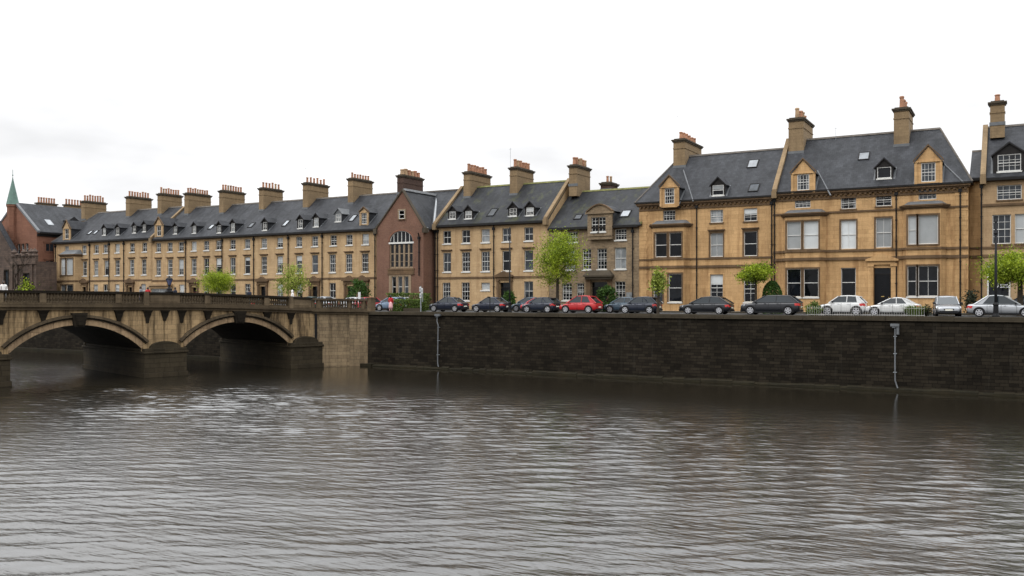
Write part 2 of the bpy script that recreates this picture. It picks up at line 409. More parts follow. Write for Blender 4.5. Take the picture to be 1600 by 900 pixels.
def door(parent, uc, Y, w, z0, z1, mat='door', case='trim', pediment=True, transom=True, cw=.34, flat=None, cmat=None):
    u0, u1 = uc-w/2, uc+w/2; yy = Y+.35
    d = MB(); zt = z1-.55 if transom else z1
    d.box(u0, u1, yy, yy+.08, z0, zt-.05)
    for (a, b) in ((.08,.46),(.54,.92)):
        for (c, e) in ((.08,.42),(.5,.92)):
            d.box(u0+w*a, u0+w*b, yy-.02, yy+.01, z0+(zt-z0)*c, z0+(zt-z0)*e)
    do = d.build('door', M[mat], parent)
    k = MB(); k.lathe((uc+w*.36, yy-.06, z0+1.02), [(.02,0),(.05,.03),(.05,.07),(.02,.1)], 8)
    k.box(uc-.13, uc+.13, yy-.032, yy-.021, z0+1.12, z0+1.18); k.build('handle', M['brass'], do)
    if transom:
        t = MB(); t.box(u0, u1, yy-.03, yy+.05, zt-.05, zt+.04); t.box(u0, u0+.06, yy-.02, yy+.05, zt+.04, z1); t.box(u1-.06, u1, yy-.02, yy+.05, zt+.04, z1)
        to = t.build('transom', M['timber'], do)
        g = MB(); g.quad((u0,yy+.03,zt),(u1,yy+.03,zt),(u1,yy+.03,z1),(u0,yy+.03,z1)); g.build('pane', M['glass'], do)
    if case:
        c = MB(); P = .16
        for s0, s1 in ((u0-cw-.02, u0-.02), (u1+.02, u1+cw+.02)):
            c.box(s0, s1, Y-P, Y+.02, z0, z1+.12); c.box(s0-.05, s1+.05, Y-P-.05, Y+.02, z0-.0, z0+.25); c.box(s0-.05, s1+.05, Y-P-.06, Y+.02, z1+.12, z1+.3)
        c.box(u0-cw-.06, u1+cw+.06, Y-P-.03, Y+.02, z1+.302, z1+.62)
        c.box(u0-cw-.22, u1+cw+.22, Y-P-.22, Y+.02, z1+.622, z1+.76)
        if pediment:
            hh = .55
            a, b = u0-cw-.22, u1+cw+.22
            c.prism([(a,Y-P-.2,z1+.763),(b,Y-P-.2,z1+.763),((a+b)/2,Y-P-.2,z1+.76+hh)], [(a,Y+.02,z1+.763),(b,Y+.02,z1+.763),((a+b)/2,Y+.02,z1+.76+hh)])
        c.build('doorcase', M[cmat or case], parent)
    s = MB(); s.box(u0-.3, u1+.3, Y-.6, Y+.34, ST-.2, z0-.15); s.box(u0-.2, u1+.2, Y-.3, Y+.34, z0-.152, z0-.01); s.build('doorstep', M['coping'], parent)
    return do

def dormer(parent, x, yb, w, h, rf, kind='stone', style='four', rise=None, wallm=None, win_w=None):
    ze, Ye, k = rf
    uc, Y, z = roofhit(x, yb, ze, Ye, k)
    rise = w*.5 if rise is None else rise
    back = (h+rise)/k + .15
    u0, u1 = uc-w/2, uc+w/2
    fm = {'stone': wallm or M['pale'], 'black': M['timber'], 'wood': M['timber'], 'lead': M['lead']}[kind]
    ww = win_w or w-.32; zb = z+.12; zt = z+h-.06
    b = MB(); wall_grid(b, u0, u1, z-.25, z+h, Y, [(uc-ww/2, uc+ww/2, zb, zt)], .16)
    if kind == 'stone':
        b.box(u0-.1, u0+.12, Y-.08, Y+.1, z-.15, z+h); b.box(u1-.12, u1+.1, Y-.08, Y+.1, z-.15, z+h); b.box(u0-.16, u1+.16, Y-.12, Y+.1, z+h+.002, z+h+.12)
        g = z+h+.122
        b.prism([(u0-.06,Y-.05,g),(u1+.06,Y-.05,g),(uc,Y-.05,g+rise)], [(u0-.06,Y+.1,g),(u1+.06,Y+.1,g),(uc,Y+.1,g+rise)])
    else:
        g = z+h
        b.prism([(u0,Y,g),(u1,Y,g),(uc,Y,g+rise)], [(u0,Y+.1,g),(u1,Y+.1,g),(uc,Y+.1,g+rise)])
    do = b.build('dormer', fm, parent)
    for e0, e1 in ((u0+.02, u0+.08), (u1-.08, u1-.02)):
        c = MB(); q = [(Y+.1,z-.3),(Y+back,z-.3),(Y+back,z+h),(Y+.1,z+h)]
        c.prism([(e0,p[0],p[1]) for p in q], [(e1,p[0],p[1]) for p in q]); c.build('cheek', M['slate'], do)
    r = MB(); o = .14; t = .07; y0 = Y-.14 if kind != 'stone' else Y-.16
    for sgn in (-1, 1):
        e = (uc+sgn*(w/2+o)); ez = g - o*rise/(w/2)
        r.hexa([(e,y0,ez),(uc,y0,g+rise),(uc,Y+back,g+rise),(e,Y+back,ez),(e,y0,ez+t),(uc,y0,g+rise+t*1.3),(uc,Y+back,g+rise+t*1.3),(e,Y+back,ez+t)])
    r.build('dormer_roof', M['slate'] if kind != 'lead' else M['lead'], do)
    if kind == 'stone':
        q = MB()
        for sgn in (-1, 1):
            e = uc+sgn*(w/2+.2); ez = g-.03
            q.hexa([(e,Y-.2,ez),(uc,Y-.2,g+rise+.03),(uc,Y-.05,g+rise+.03),(e,Y-.05,ez),(e,Y-.2,ez+.13),(uc,Y-.2,g+rise+.17),(uc,Y-.05,g+rise+.17),(e,Y-.05,ez+.13)])
        q.build('gable_coping', M['trim'], do)
    if kind in ('black', 'wood'):
        q = MB()
        for sgn in (-1, 1):
            e = uc+sgn*(w/2+o); ez = g-o*rise/(w/2)-.1
            q.hexa([(e,Y-.15,ez),(uc,Y-.15,g+rise-.1),(uc,Y-.11,g+rise-.1),(e,Y-.11,ez),(e,Y-.15,ez+.1),(uc,Y-.15,g+rise),(uc,Y-.11,g+rise),(e,Y-.11,ez+.1)])
        q.build('bargeboard', M['timber'], do)
    window(do, uc, Y, ww, zb, zt, style, None, 'white' if kind != 'stone' else None, border=.06, inset=.03)
    # lead apron either side
    for e0, e1 in ((u0-.18, u0), (u1, u1+.18)):
        l = MB(); n = Vector((0,-k,1)).normalized()*.02
        l.hexa([(e0,Y,z+n.z-.03),(e1,Y,z+n.z-.03),(e1,Y+h/k,z+h+n.z-.03),(e0,Y+h/k,z+h+n.z-.03),(e0,Y,z+n.z+.01),(e1,Y,z+n.z+.01),(e1,Y+h/k,z+h+n.z+.01),(e0,Y+h/k,z+h+n.z+.01)])
        l.build('flashing', M['lead'], do)
    return do

def skylight(parent, x, y, rf, w=.8, h=1.0, bright=True):
    ze, Ye, k = rf
    uc, Y, z = roofhit(x, y, ze, Ye, k)
    sl = Vector((0,1,k)).normalized(); n = Vector((0,-k,1)).normalized(); ux = Vector((1,0,0)); c = Vector((uc,Y,z))
    def slab(mb, a, b, d0, d1, n0, n1):
        q = [c+ux*a+sl*d0, c+ux*b+sl*d0, c+ux*b+sl*d1, c+ux*a+sl*d1]
        mb.hexa([tuple(p+n*n0) for p in q] + [tuple(p+n*n1) for p in q])
    f = MB()
    slab(f,-w/2,-w/2+.08,-h/2,h/2,-.05,.09); slab(f,w/2-.08,w/2,-h/2,h/2,-.05,.09); slab(f,-w/2+.08,w/2-.08,-h/2,-h/2+.08,-.05,.09); slab(f,-w/2+.08,w/2-.08,h/2-.08,h/2,-.05,.09)
    fo = f.build('skylight', M['gutter'], parent)
    g = MB(); slab(g,-w/2+.08,w/2-.08,-h/2+.08,h/2-.08,-.04,.05); g.build('pane', M['skypane'] if bright else M['glassb'], fo)

M['skypane'] = glass('roof light glass', (.2,.215,.23), .05, .8, .25)

def chimney(parent, xl, xr, ybase, ycap, ypot, n, du, rf, mat='stack', Lmax=5.5, Y0=None, potw=.16, bands=True, front_w=None):
    ze, Ye, k = rf
    if Y0 is None: u0, Yf, zb = roofhit(xl, ybase, ze, Ye, k)
    else: Yf = Y0; u0 = up(xl, Yf); zb = zp(xl, ybase, Yf)
    zc = zp(xl, ycap, Yf); zt = zp(xl, ypot, Yf)
    L = .8
    while L < Lmax and proj(u0+du, Yf+L)[0] < xr: L += .05
    u1, Yb = u0+du, Yf+L
    z0 = zb-1.2
    s = MB(); s.box(u0, u1, Yf, Yb, z0, zc-.28)
    if bands: s.box(u0-.05, u1+.05, Yf-.05, Yb+.05, zc-1.0, zc-.9)
    st = s.build('chimney', M[mat], parent)
    c = MB(); c.box(u0-.10, u1+.10, Yf-.10, Yb+.10, zc-.278, zc-.14); c.box(u0-.18, u1+.18, Yf-.18, Yb+.18, zc-.138, zc); c.box(u0+.05, u1-.05, Yf+.05, Yb-.05, zc+.002, zc+.12)
    c.build('chimney_cap', M['cap'], st)
    f = MB(); f.box(u0-.06, u1+.06, Yf-.05, Yf+.2, zb-.1, zb+.2); f.build('flashing', M['lead'], st)
    hp = max(.5, zt-zc-.1)
    long_v = L > du*1.25
    for i in range(n):
        t = (i+.5)/n
        if long_v: px, py = (u0+u1)/2, Yf+.12+(L-.24)*t
        else: px, py = u0+.1+(du-.2)*t, (Yf+Yb)/2 + (.0)
        r = min(potw, ((L if long_v else du)-.2)/n*.46); j = rnd.uniform(-.14, .12)*hp
        p = MB(); p.lathe((px,py,zc+.1), [(r*1.1,0),(r*.95,.1),(r*.82,hp*.8+j),(r*1.02,hp*.83+j),(r*1.02,hp*.95+j),(r*.86,hp+j),(r*.6,hp+j),(r*.6,hp*.7)], 9)
        p.build('chimney_pot', M['pot'] if rnd.random() < .88 else M['potb'], st, smooth=False)
    return st

def pediment_box(mb, a, b, Y0, Y1, z, h):
    mb.prism([(a,Y0,z),(b,Y0,z),((a+b)/2,Y0,z+h)], [(a,Y1,z),(b,Y1,z),((a+b)/2,Y1,z+h)])

def pipe(parent, x, Y, z0, z1, r=.06, u=None):
    u = up(x, Y) if u is None else u
    p = MB(); p.tube([(u,Y-.12,z0),(u,Y-.12,z1-.4),(u,Y-.3,z1)], r, 8)
    p.box(u-.14, u+.14, Y-.24, Y-.02, z1-.75, z1-.45)
    z = z0+.8
    while z < z1-1: p.box(u-.09, u+.09, Y-.2, Y+.01, z, z+.06); z += 1.9
    p.build('downpipe', M['black'], parent)

def bay(parent, x0, x1, Yf, proj_, z0, z1, wins, wallm, roof='stone', cant=.45, roofz=.5, strings=()):
    Y = Yf-proj_
    u0, u1 = up(x0, Y), up(x1, Y)
    ops = [(w['u']-w['w']/2, w['u']+w['w']/2, w['z0'], w['z1']) for w in wins]
    b = MB(); wall_grid(b, u0, u1, z0, z1, Y, ops, .22)
    c = proj_*cant
    b.quad((u0,Y,z0),(u0-c,Yf+.05,z0),(u0-c,Yf+.05,z1),(u0,Y,z1)); b.quad((u1,Y,z0),(u1+c,Yf+.05,z0),(u1+c,Yf+.05,z1),(u1,Y,z1))
    bo = b.build('bay', wallm, parent, recalc=False)
    def ring(mb, e, za, zb, mi=0):
        P = lambda z: [(u0-e*.6,Y-e,z),(u1+e*.6,Y-e,z),(u1+c+e,Yf+.04,z),(u0-c-e,Yf+.04,z)]
        mb.prism(P(za), P(zb), mi)
    r = MB(); ring(r, .07, z1-.32, z1-.202); ring(r, .22, z1-.2, z1-.08); ring(r, .32, z1-.078, z1+.05)
    r.build('bay_cornice', M['trim'], bo)
    if strings:
        q = MB()
        for (z, h, p) in strings: ring(q, p, z-h/2, z+h/2)
        q.build('string_courses', M['trim'], bo)
    t = MB()
    lo = [(u0-.1,Y-.15,z1+.052),(u1+.1,Y-.15,z1+.052),(u1+c+.1,Yf+.03,z1+.052),(u0-c-.1,Yf+.03,z1+.052)]
    hi = [(u0+.3,Yf-.25,z1+roofz),(u1-.3,Yf-.25,z1+roofz),(u1+c-.4,Yf+.03,z1+roofz),(u0-c+.4,Yf+.03,z1+roofz)]
    t.prism(lo, hi); t.build('bay_roof', M['lead'], bo)
    for w in wins:
        window(bo, w['u'], Y, w['w'], w['z0'], w['z1'], w.get('style','sash'), w.get('pane'), w.get('sill','trim'), None, surround=w.get('sur', ('trim', .14)), blind=w.get('blind',0))
    return bo, ring

def house(name, label, cat, group, u0, u1, ze, zr, wallm, roofm='slate', Yf=FY, depth=11.0, wins=(), doors=(), dormers=(), skies=(), chims=(), pipes=(), strings=(), hipL=0, hipR=0, skewL=False, skewR=False, eaves='gutter', quoins=(), zb=ST, ridge='ridge', aerials=(), plinth=.7, bays=(), trimm='trim', skewm='stack', holes=(), name2=None, wallY=None, gutter=True):
    root = empty(name, ((u0+u1)/2, Yf, zb)); tag(root, label, cat, group)
    Ye = Yf-.35; Yr = Yf+depth/2; Yb = Yf+depth; k = (zr-ze)/(Yr-Ye); rf = (ze, Ye, k)
    g = .003
    # walls
    ops = [(up(w['x'], Yf)-w['w']/2, up(w['x'], Yf)+w['w']/2, w['z0'], w['z1']) for w in wins]
    ops += [(up(d['x'], Yf)-d['w']/2, up(d['x'], Yf)+d['w']/2, d['z0'], d['z1']) for d in doors]
    b = MB(); wall_grid(b, u0, u1, zb-.3, ze-.02, Yf, ops, .24)
    zg = ze+.35*k-.25
    for u in (u0+g, u1-g):
        hp = hipL if u < (u0+u1)/2 else hipR
        if hp: b.poly([(u,Yf,zb-.3),(u,Yb,zb-.3),(u,Yb,ze-.02),(u,Yf,ze-.02)])
        else: b.poly([(u,Yf,zb-.3),(u,Yb,zb-.3),(u,Yb,zg),(u,Yr,zr-.2),(u,Yf,zg)])
    b.quad((u0,Yb,zb-.3),(u1,Yb,zb-.3),(u1,Yb,ze-.02),(u0,Yb,ze-.02))
    for d in doors:
        uc = up(d['x'], Yf); b.quad((uc-d['w']/2,Yf+.24,d['z0']),(uc-d['w']/2,Yf+.44,d['z0']),(uc-d['w']/2,Yf+.44,d['z1']),(uc-d['w']/2,Yf+.24,d['z1']))
        b.quad((uc+d['w']/2,Yf+.24,d['z0']),(uc+d['w']/2,Yf+.44,d['z0']),(uc+d['w']/2,Yf+.44,d['z1']),(uc+d['w']/2,Yf+.24,d['z1'])); b.quad((uc-d['w']/2,Yf+.24,d['z1']),(uc+d['w']/2,Yf+.24,d['z1']),(uc+d['w']/2,Yf+.44,d['z1']),(uc-d['w']/2,Yf+.44,d['z1']))
    b.build('wall', wallm, root, recalc=False)
    # roof
    r = MB(); a, c = u0+g*4, u1-g*4
    oL, oR = (.35 if hipL else 0), (.35 if hipR else 0)
    A = [(a-oL,Ye,ze),(c+oR,Ye,ze),(c+oR,Yb+.35,ze),(a-oL,Yb+.35,ze)]
    lo = [(p[0],p[1],ze-.13) for p in A]
    rl, rr = (a+hipL,Yr,zr), (c-hipR,Yr,zr)
    r.add(lo+A+[rl,rr], [(3,2,1,0),(0,1,5,4),(1,2,6,5),(2,3,7,6),(3,0,4,7),(4,5,9,8),(6,7,8,9),(5,6,9),(7,4,8)])
    ro = r.build('roof', M[roofm], root, recalc=False)
    t = MB(); t.prism([(rl[0],Yr-.17,zr-.09),(rl[0],Yr+.17,zr-.09),(rl[0],Yr,zr+.11)], [(rr[0],Yr-.17,zr-.09),(rr[0],Yr+.17,zr-.09),(rr[0],Yr,zr+.11)])
    for hp, cor, top in ((hipL, A[0], rl), (hipR, A[1], rr)):
        if hp: t.tube([cor, top], .09, 6)
    t.build('ridge_tiles', M[ridge], ro)
    # eaves
    if eaves == 'gutter':
        e = MB(); e.box(u0+g, u1-g, Ye-.12, Ye+.05, ze-.28, ze-.08); e.build('gutter', M['gutter'], root)
        e = MB(); e.box(u0+g, u1-g, Yf-.16, Yf-.002, ze-.36, ze-.15); e.build('eaves_course', M[trimm], root)
    else:
        e = MB(); e.box(u0+g-oL*.6, u1-g+oR*.6, Yf-.42, Yf-.002, ze-.3, ze-.132); e.box(u0+g-oL*.4, u1-g+oR*.4, Yf-.26, Yf-.002, ze-.44, ze-.302); e.box(u0+g, u1-g, Yf-.1, Yf-.002, ze-.86, ze-.66)
        n = int((u1-u0)/.42)
        for i in range(n):
            uc = u0+(i+.5)*(u1-u0)/n; e.box(uc-.1, uc+.1, Yf-.24, Yf-.003, ze-.6, ze-.442)
        e.build('cornice', M['trim'], root)
        e = MB(); e.box(u0+g-oL, u1-g+oR, Ye-.16, Ye+.02, ze-.128, ze+.02); e.build('gutter', M['gutter'], root)
    if strings:
        s = MB()
        for (z, h, p) in strings: s.box(u0+g, u1-g, Yf-p, Yf-.002, z-h/2, z+h/2)
        s.build('string_courses', M[trimm], root)
    if plinth:
        s = MB(); ds = sorted([(up(d['x'],Yf)-d['w']/2-.4, up(d['x'],Yf)+d['w']/2+.4) for d in doors]); cur = u0+g
        for p0, p1 in ds:
            if p0 > cur: s.box(cur, p0, Yf-.08, Yf-.002, zb-.3, zb+plinth)
            cur = p1
        if cur < u1: s.box(cur, u1-g, Yf-.08, Yf-.002, zb-.3, zb+plinth)
        s.build('plinth', wallm, root)
    for q0, q1 in quoins:
        s = MB(); z = zb; i = 0
        while z < ze-1.0:
            dd = 0 if i % 2 else .12
            s.box(q0+dd*.0, q1-dd, Yf-.05, Yf-.001, z+.012, z+.42); z += .43; i += 1
        s.build('quoins', wallm, root)
    for sk, uu in ((skewL, u0), (skewR, u1)):
        if sk:
            s = MB(); w0, w1 = (uu+.005, uu+.42) if uu == u0 else (uu-.42, uu-.005); hh = .3
            s.hexa([(w0,Ye-.1,ze-.1),(w1,Ye-.1,ze-.1),(w1,Yr,zr-.1),(w0,Yr,zr-.1),(w0,Ye-.1,ze+hh),(w1,Ye-.1,ze+hh),(w1,Yr,zr+hh),(w0,Yr,zr+hh)])
            s.hexa([(w0,Yb+.4,ze-.1),(w1,Yb+.4,ze-.1),(w1,Yr+.002,zr-.1),(w0,Yr+.002,zr-.1),(w0,Yb+.4,ze+hh),(w1,Yb+.4,ze+hh),(w1,Yr+.002,zr+hh),(w0,Yr+.002,zr+hh)])
            s.box(w0-.02, w1+.02, Ye-.3, Ye+.25, ze-.55, ze+.1)
            s.build('skew_coping', M[skewm], root)
    for w in wins:
        window(root, up(w['x'], Yf), Yf, w['w'], w['z0'], w['z1'], w.get('style','sash'), w.get('pane'), w.get('sill','white'), w.get('hood'), surround=w.get('sur'), blind=w.get('blind',0))
    for d in doors:
        door(root, up(d['x'], Yf), Yf, d['w'], d['z0'], d['z1'], d.get('mat','door'), d.get('case','trim'), d.get('ped',True), d.get('transom',True), d.get('cw',.3))
    for d in dormers: dormer(root, d[0], d[1], d[2], d[3], rf, *d[4:])
    for s in skies: skylight(root, s[0], s[1], rf, *s[2:])
    for c in chims: chimney(root, *c[:7], rf=rf, **(c[7] if len(c) > 7 else {}))
    for x in pipes: pipe(root, x, Yf, zb, ze-.1)
    for (x, yb_, yt, Y) in aerials:
        ua = up(x, Y); za, zz = zp(x, yb_, Y), zp(x, yt, Y)
        m = MB(); m.tube([(ua,Y,za-.3),(ua,Y,zz)], .018, 5)
        m.tube([(ua-.2,Y,za+(zz-za)*.93),(ua+.2,Y,za+(zz-za)*.93)], .008, 4)
        m.build('aerial', M['steel'], root)
    return root, rf
# ---------------------------------------------------------------- the long tan terrace beyond the bridge
def W(x, z0, z1, w=1.05, **k): return dict(x=x, w=w, z0=z0, z1=z1, **k)
def D(x, z0, z1, w=1.15, **k): return dict(x=x, w=w, z0=z0, z1=z1, **k)
G_T = 'houses of the long tan terrace beyond the bridge'
TS = [(9.48, .2, .09)]
def rows(xs2, xs1, gf, dz=0.0, hood='trim', w=1.05):
    o = [W(x, 13.63+dz, 14.93+dz, w, style='small') for x in xs2]
    o += [W(x, 10.25+dz, 12.5+dz, w, style=rnd.choice(['four','three','sash','three']), hood=hood) for x in xs1]
    o += [W(x, 6.95+dz, 8.9+dz, w, style=rnd.choice(['four','sash','three'])) for x in gf]
    return o
def stk(x0, x1, yb, yc, yp, n, **k): return (x0, x1, yb, yc, yp, n, .85, k)
zA, rA = 15.78, 20.75
uA = [up(x, FY) for x in (85, 141, 171, 194, 238)]
bw = [dict(u=up(98.5,86.3), w=1.25, z0=10.55, z1=13.1, pane='blind', style='sash'), dict(u=up(108.5,86.3), w=1.75, z0=10.55, z1=13.1, pane='blind', style='one'),
      dict(u=up(98.5,86.3), w=1.2, z0=7.1, z1=9.0, pane='curtain'), dict(u=up(108.5,86.3), w=1.7, z0=7.1, z1=9.0)]
root, rf = house('terrace_house', 'tan end house of the long terrace with projecting bay and stone gabled dormer', 'house', G_T, uA[0], uA[1], zA, rA, M['tan'],
    wins=rows([104.5,131.7],[132.4],[],.15), doors=[D(131.5,5.9,8.7,1.1,mat='door')], dormers=[(104.5,374.5,1.6,1.7,'stone','four',1.15,M['tan'],.9)], skies=[(141,363.5,.7,1.0,True),(150,363,.7,1.0,True)],
    chims=[stk(127,166,344,314.5,304,8)], pipes=[87.5,140.5], strings=[(9.62,.2,.1)], quoins=[(uA[0]+.02,uA[0]+.9)], hipL=3.2)
bay(root, 94, 116.5, FY, 1.0, ST-.2, 13.7, bw, M['tan'], roofz=.75, strings=[(9.62,.2,.09)])
house('terrace_house', 'tan terrace house with two black dormers next to the bay-fronted end house', 'house', G_T, uA[1], uA[3], zA, rA, M['tan'],
    wins=rows([150.7,164.9,183.3],[150,166.5,183.5],[149.5,165,183],.15), dormers=[(163,368.5,1.0,1.25,'black','small'),(184,368,1.0,1.25,'black','small')],
    chims=[stk(196.5,237,340,307.5,298,8)], pipes=[171], strings=[(9.62,.2,.1)])
house('terrace_house', 'tan terrace house whose pedimented door faces the bridge panel, below the stepped skew', 'house', G_T, uA[3], uA[4]-.05, zA, rA, M['tan'],
    wins=rows([206.7,226],[206,225],[224],.15), doors=[D(203.5,5.9,8.6,1.1)], dormers=[(210,365,1.0,1.2,'black','small'),(225.5,363,1.0,1.2,'black','small')],
    chims=[stk(246,284,336,302.8,293,8)], pipes=[194], strings=[(9.62,.2,.1)], quoins=[(uA[4]-.95,uA[4]-.1)])
zB, rB = 15.55, 20.5
uB = [up(x, FY) for x in (238, 291, 348, 397, 451.3, 504.3, 588.3)]
root, rf = house('terrace_house', 'tan terrace house with a raised left skew and a grey bay shopfront at street level', 'house', G_T, uB[0], uB[1], zB, rB, M['tan'],
    wins=rows([247.6,265.7,283],[247.6,265.7,283],[284]), dormers=[(248.5,370,1.5,1.65,'stone','four',1.0,M['tan'],.85),(274,366.5,1.0,1.2,'black','small')],
    chims=[stk(288,329.5,336,302,293,9)], pipes=[290.5], strings=TS, skewL=True, skewm='stack')
sf = MB(); a, b = up(234,86.6), up(262,86.6)
sf.box(a-.25, b+.25, 86.2, 87.28, 8.75, 9.0); sf.box(a-.1, b+.1, 86.5, 87.28, 8.35, 8.748); sf.box(a, a+.25, 86.6, 87.28, 5.5, 8.348); sf.box(b-.25, b, 86.6, 87.28, 5.5, 8.348)
so = sf.build('shopfront', M['pale'], root)
window(so, (a+b)/2, 86.6, b-a-.5, 6.2, 8.3, 'four', 'curtain', None)
house('terrace_house', 'tan terrace house with pedimented brown door behind the round lime tree', 'house', G_T, uB[1], uB[2], zB, rB, M['tan'],
    wins=rows([303,322.6,341.5],[303,322.6,341.5],[322.6,341.5]), doors=[D(303.5,5.75,8.5,1.1,mat='doorbr')], dormers=[(303.6,365.5,1.0,1.2,'black','small'),(342.5,365,1.0,1.2,'black','small')],
    skies=[(330.5,354.5,.8,1.1,True)], chims=[stk(342.3,382.5,334.5,298,288.6,8)], pipes=[347.6], strings=TS)
house('terrace_house', 'narrow tan terrace house of two bays right of the round lime tree', 'house', G_T, uB[2], uB[3], zB, rB, M['tan'],
    wins=rows([363.7,386.4],[363.7,386.4],[364,387]), dormers=[(364,363.5,1.0,1.35,'black','small')], skies=[(393,352,.8,1.1,False)],
    chims=[stk(404.5,442,329.6,294,283.7,6)], pipes=[397], strings=TS)
house('terrace_house', 'tan terrace house with dark pedimented door left of the loose yellow-green tree', 'house', G_T, uB[3], uB[4], zB, rB, M['tan'],
    wins=rows([412.6,437.3],[412.6,437.3],[437.3]), doors=[D(410.6,5.75,8.55,1.2)], dormers=[(414,361,1.05,1.25,'black','small')], skies=[(447,349,.75,1.3,True)],
    chims=[stk(473,513,326.7,286,276,6)], pipes=[451], strings=TS, aerials=[(478,283,262,92.8)])
house('terrace_house', 'tan terrace house behind the loose yellow-green tree with two near dormers', 'house', G_T, uB[4], uB[5], zB, rB, M['tan'],
    wins=rows([467.2,492],[467.2,492],[468]), doors=[D(491.5,5.75,8.5,1.15)], dormers=[(469.3,358,1.1,1.3,'black','small'),(494,355.5,1.1,1.3,'black','small')],
    chims=[stk(543.4,582,319,279,270,7)], pipes=[504], strings=TS)
house('terrace_house', 'wide tan terrace house with twin pedimented doors against the red brick gable', 'house', G_T, uB[5], uB[6]-.02, zB, rB, M['tan'],
    wins=rows([521,545.7,571],[519.5,545.2,570.5],[519.5]), doors=[D(547,5.75,8.5,1.2),D(567,5.75,8.5,1.2,mat='doorbr')],
    dormers=[(528.5,347.5,1.2,1.15,'lead','small'),(569,351.5,1.15,1.5,'stone','three',.5,M['tan'],.8)], skies=[(551.5,341,.8,1.4,True)], pipes=[586.5], strings=TS)

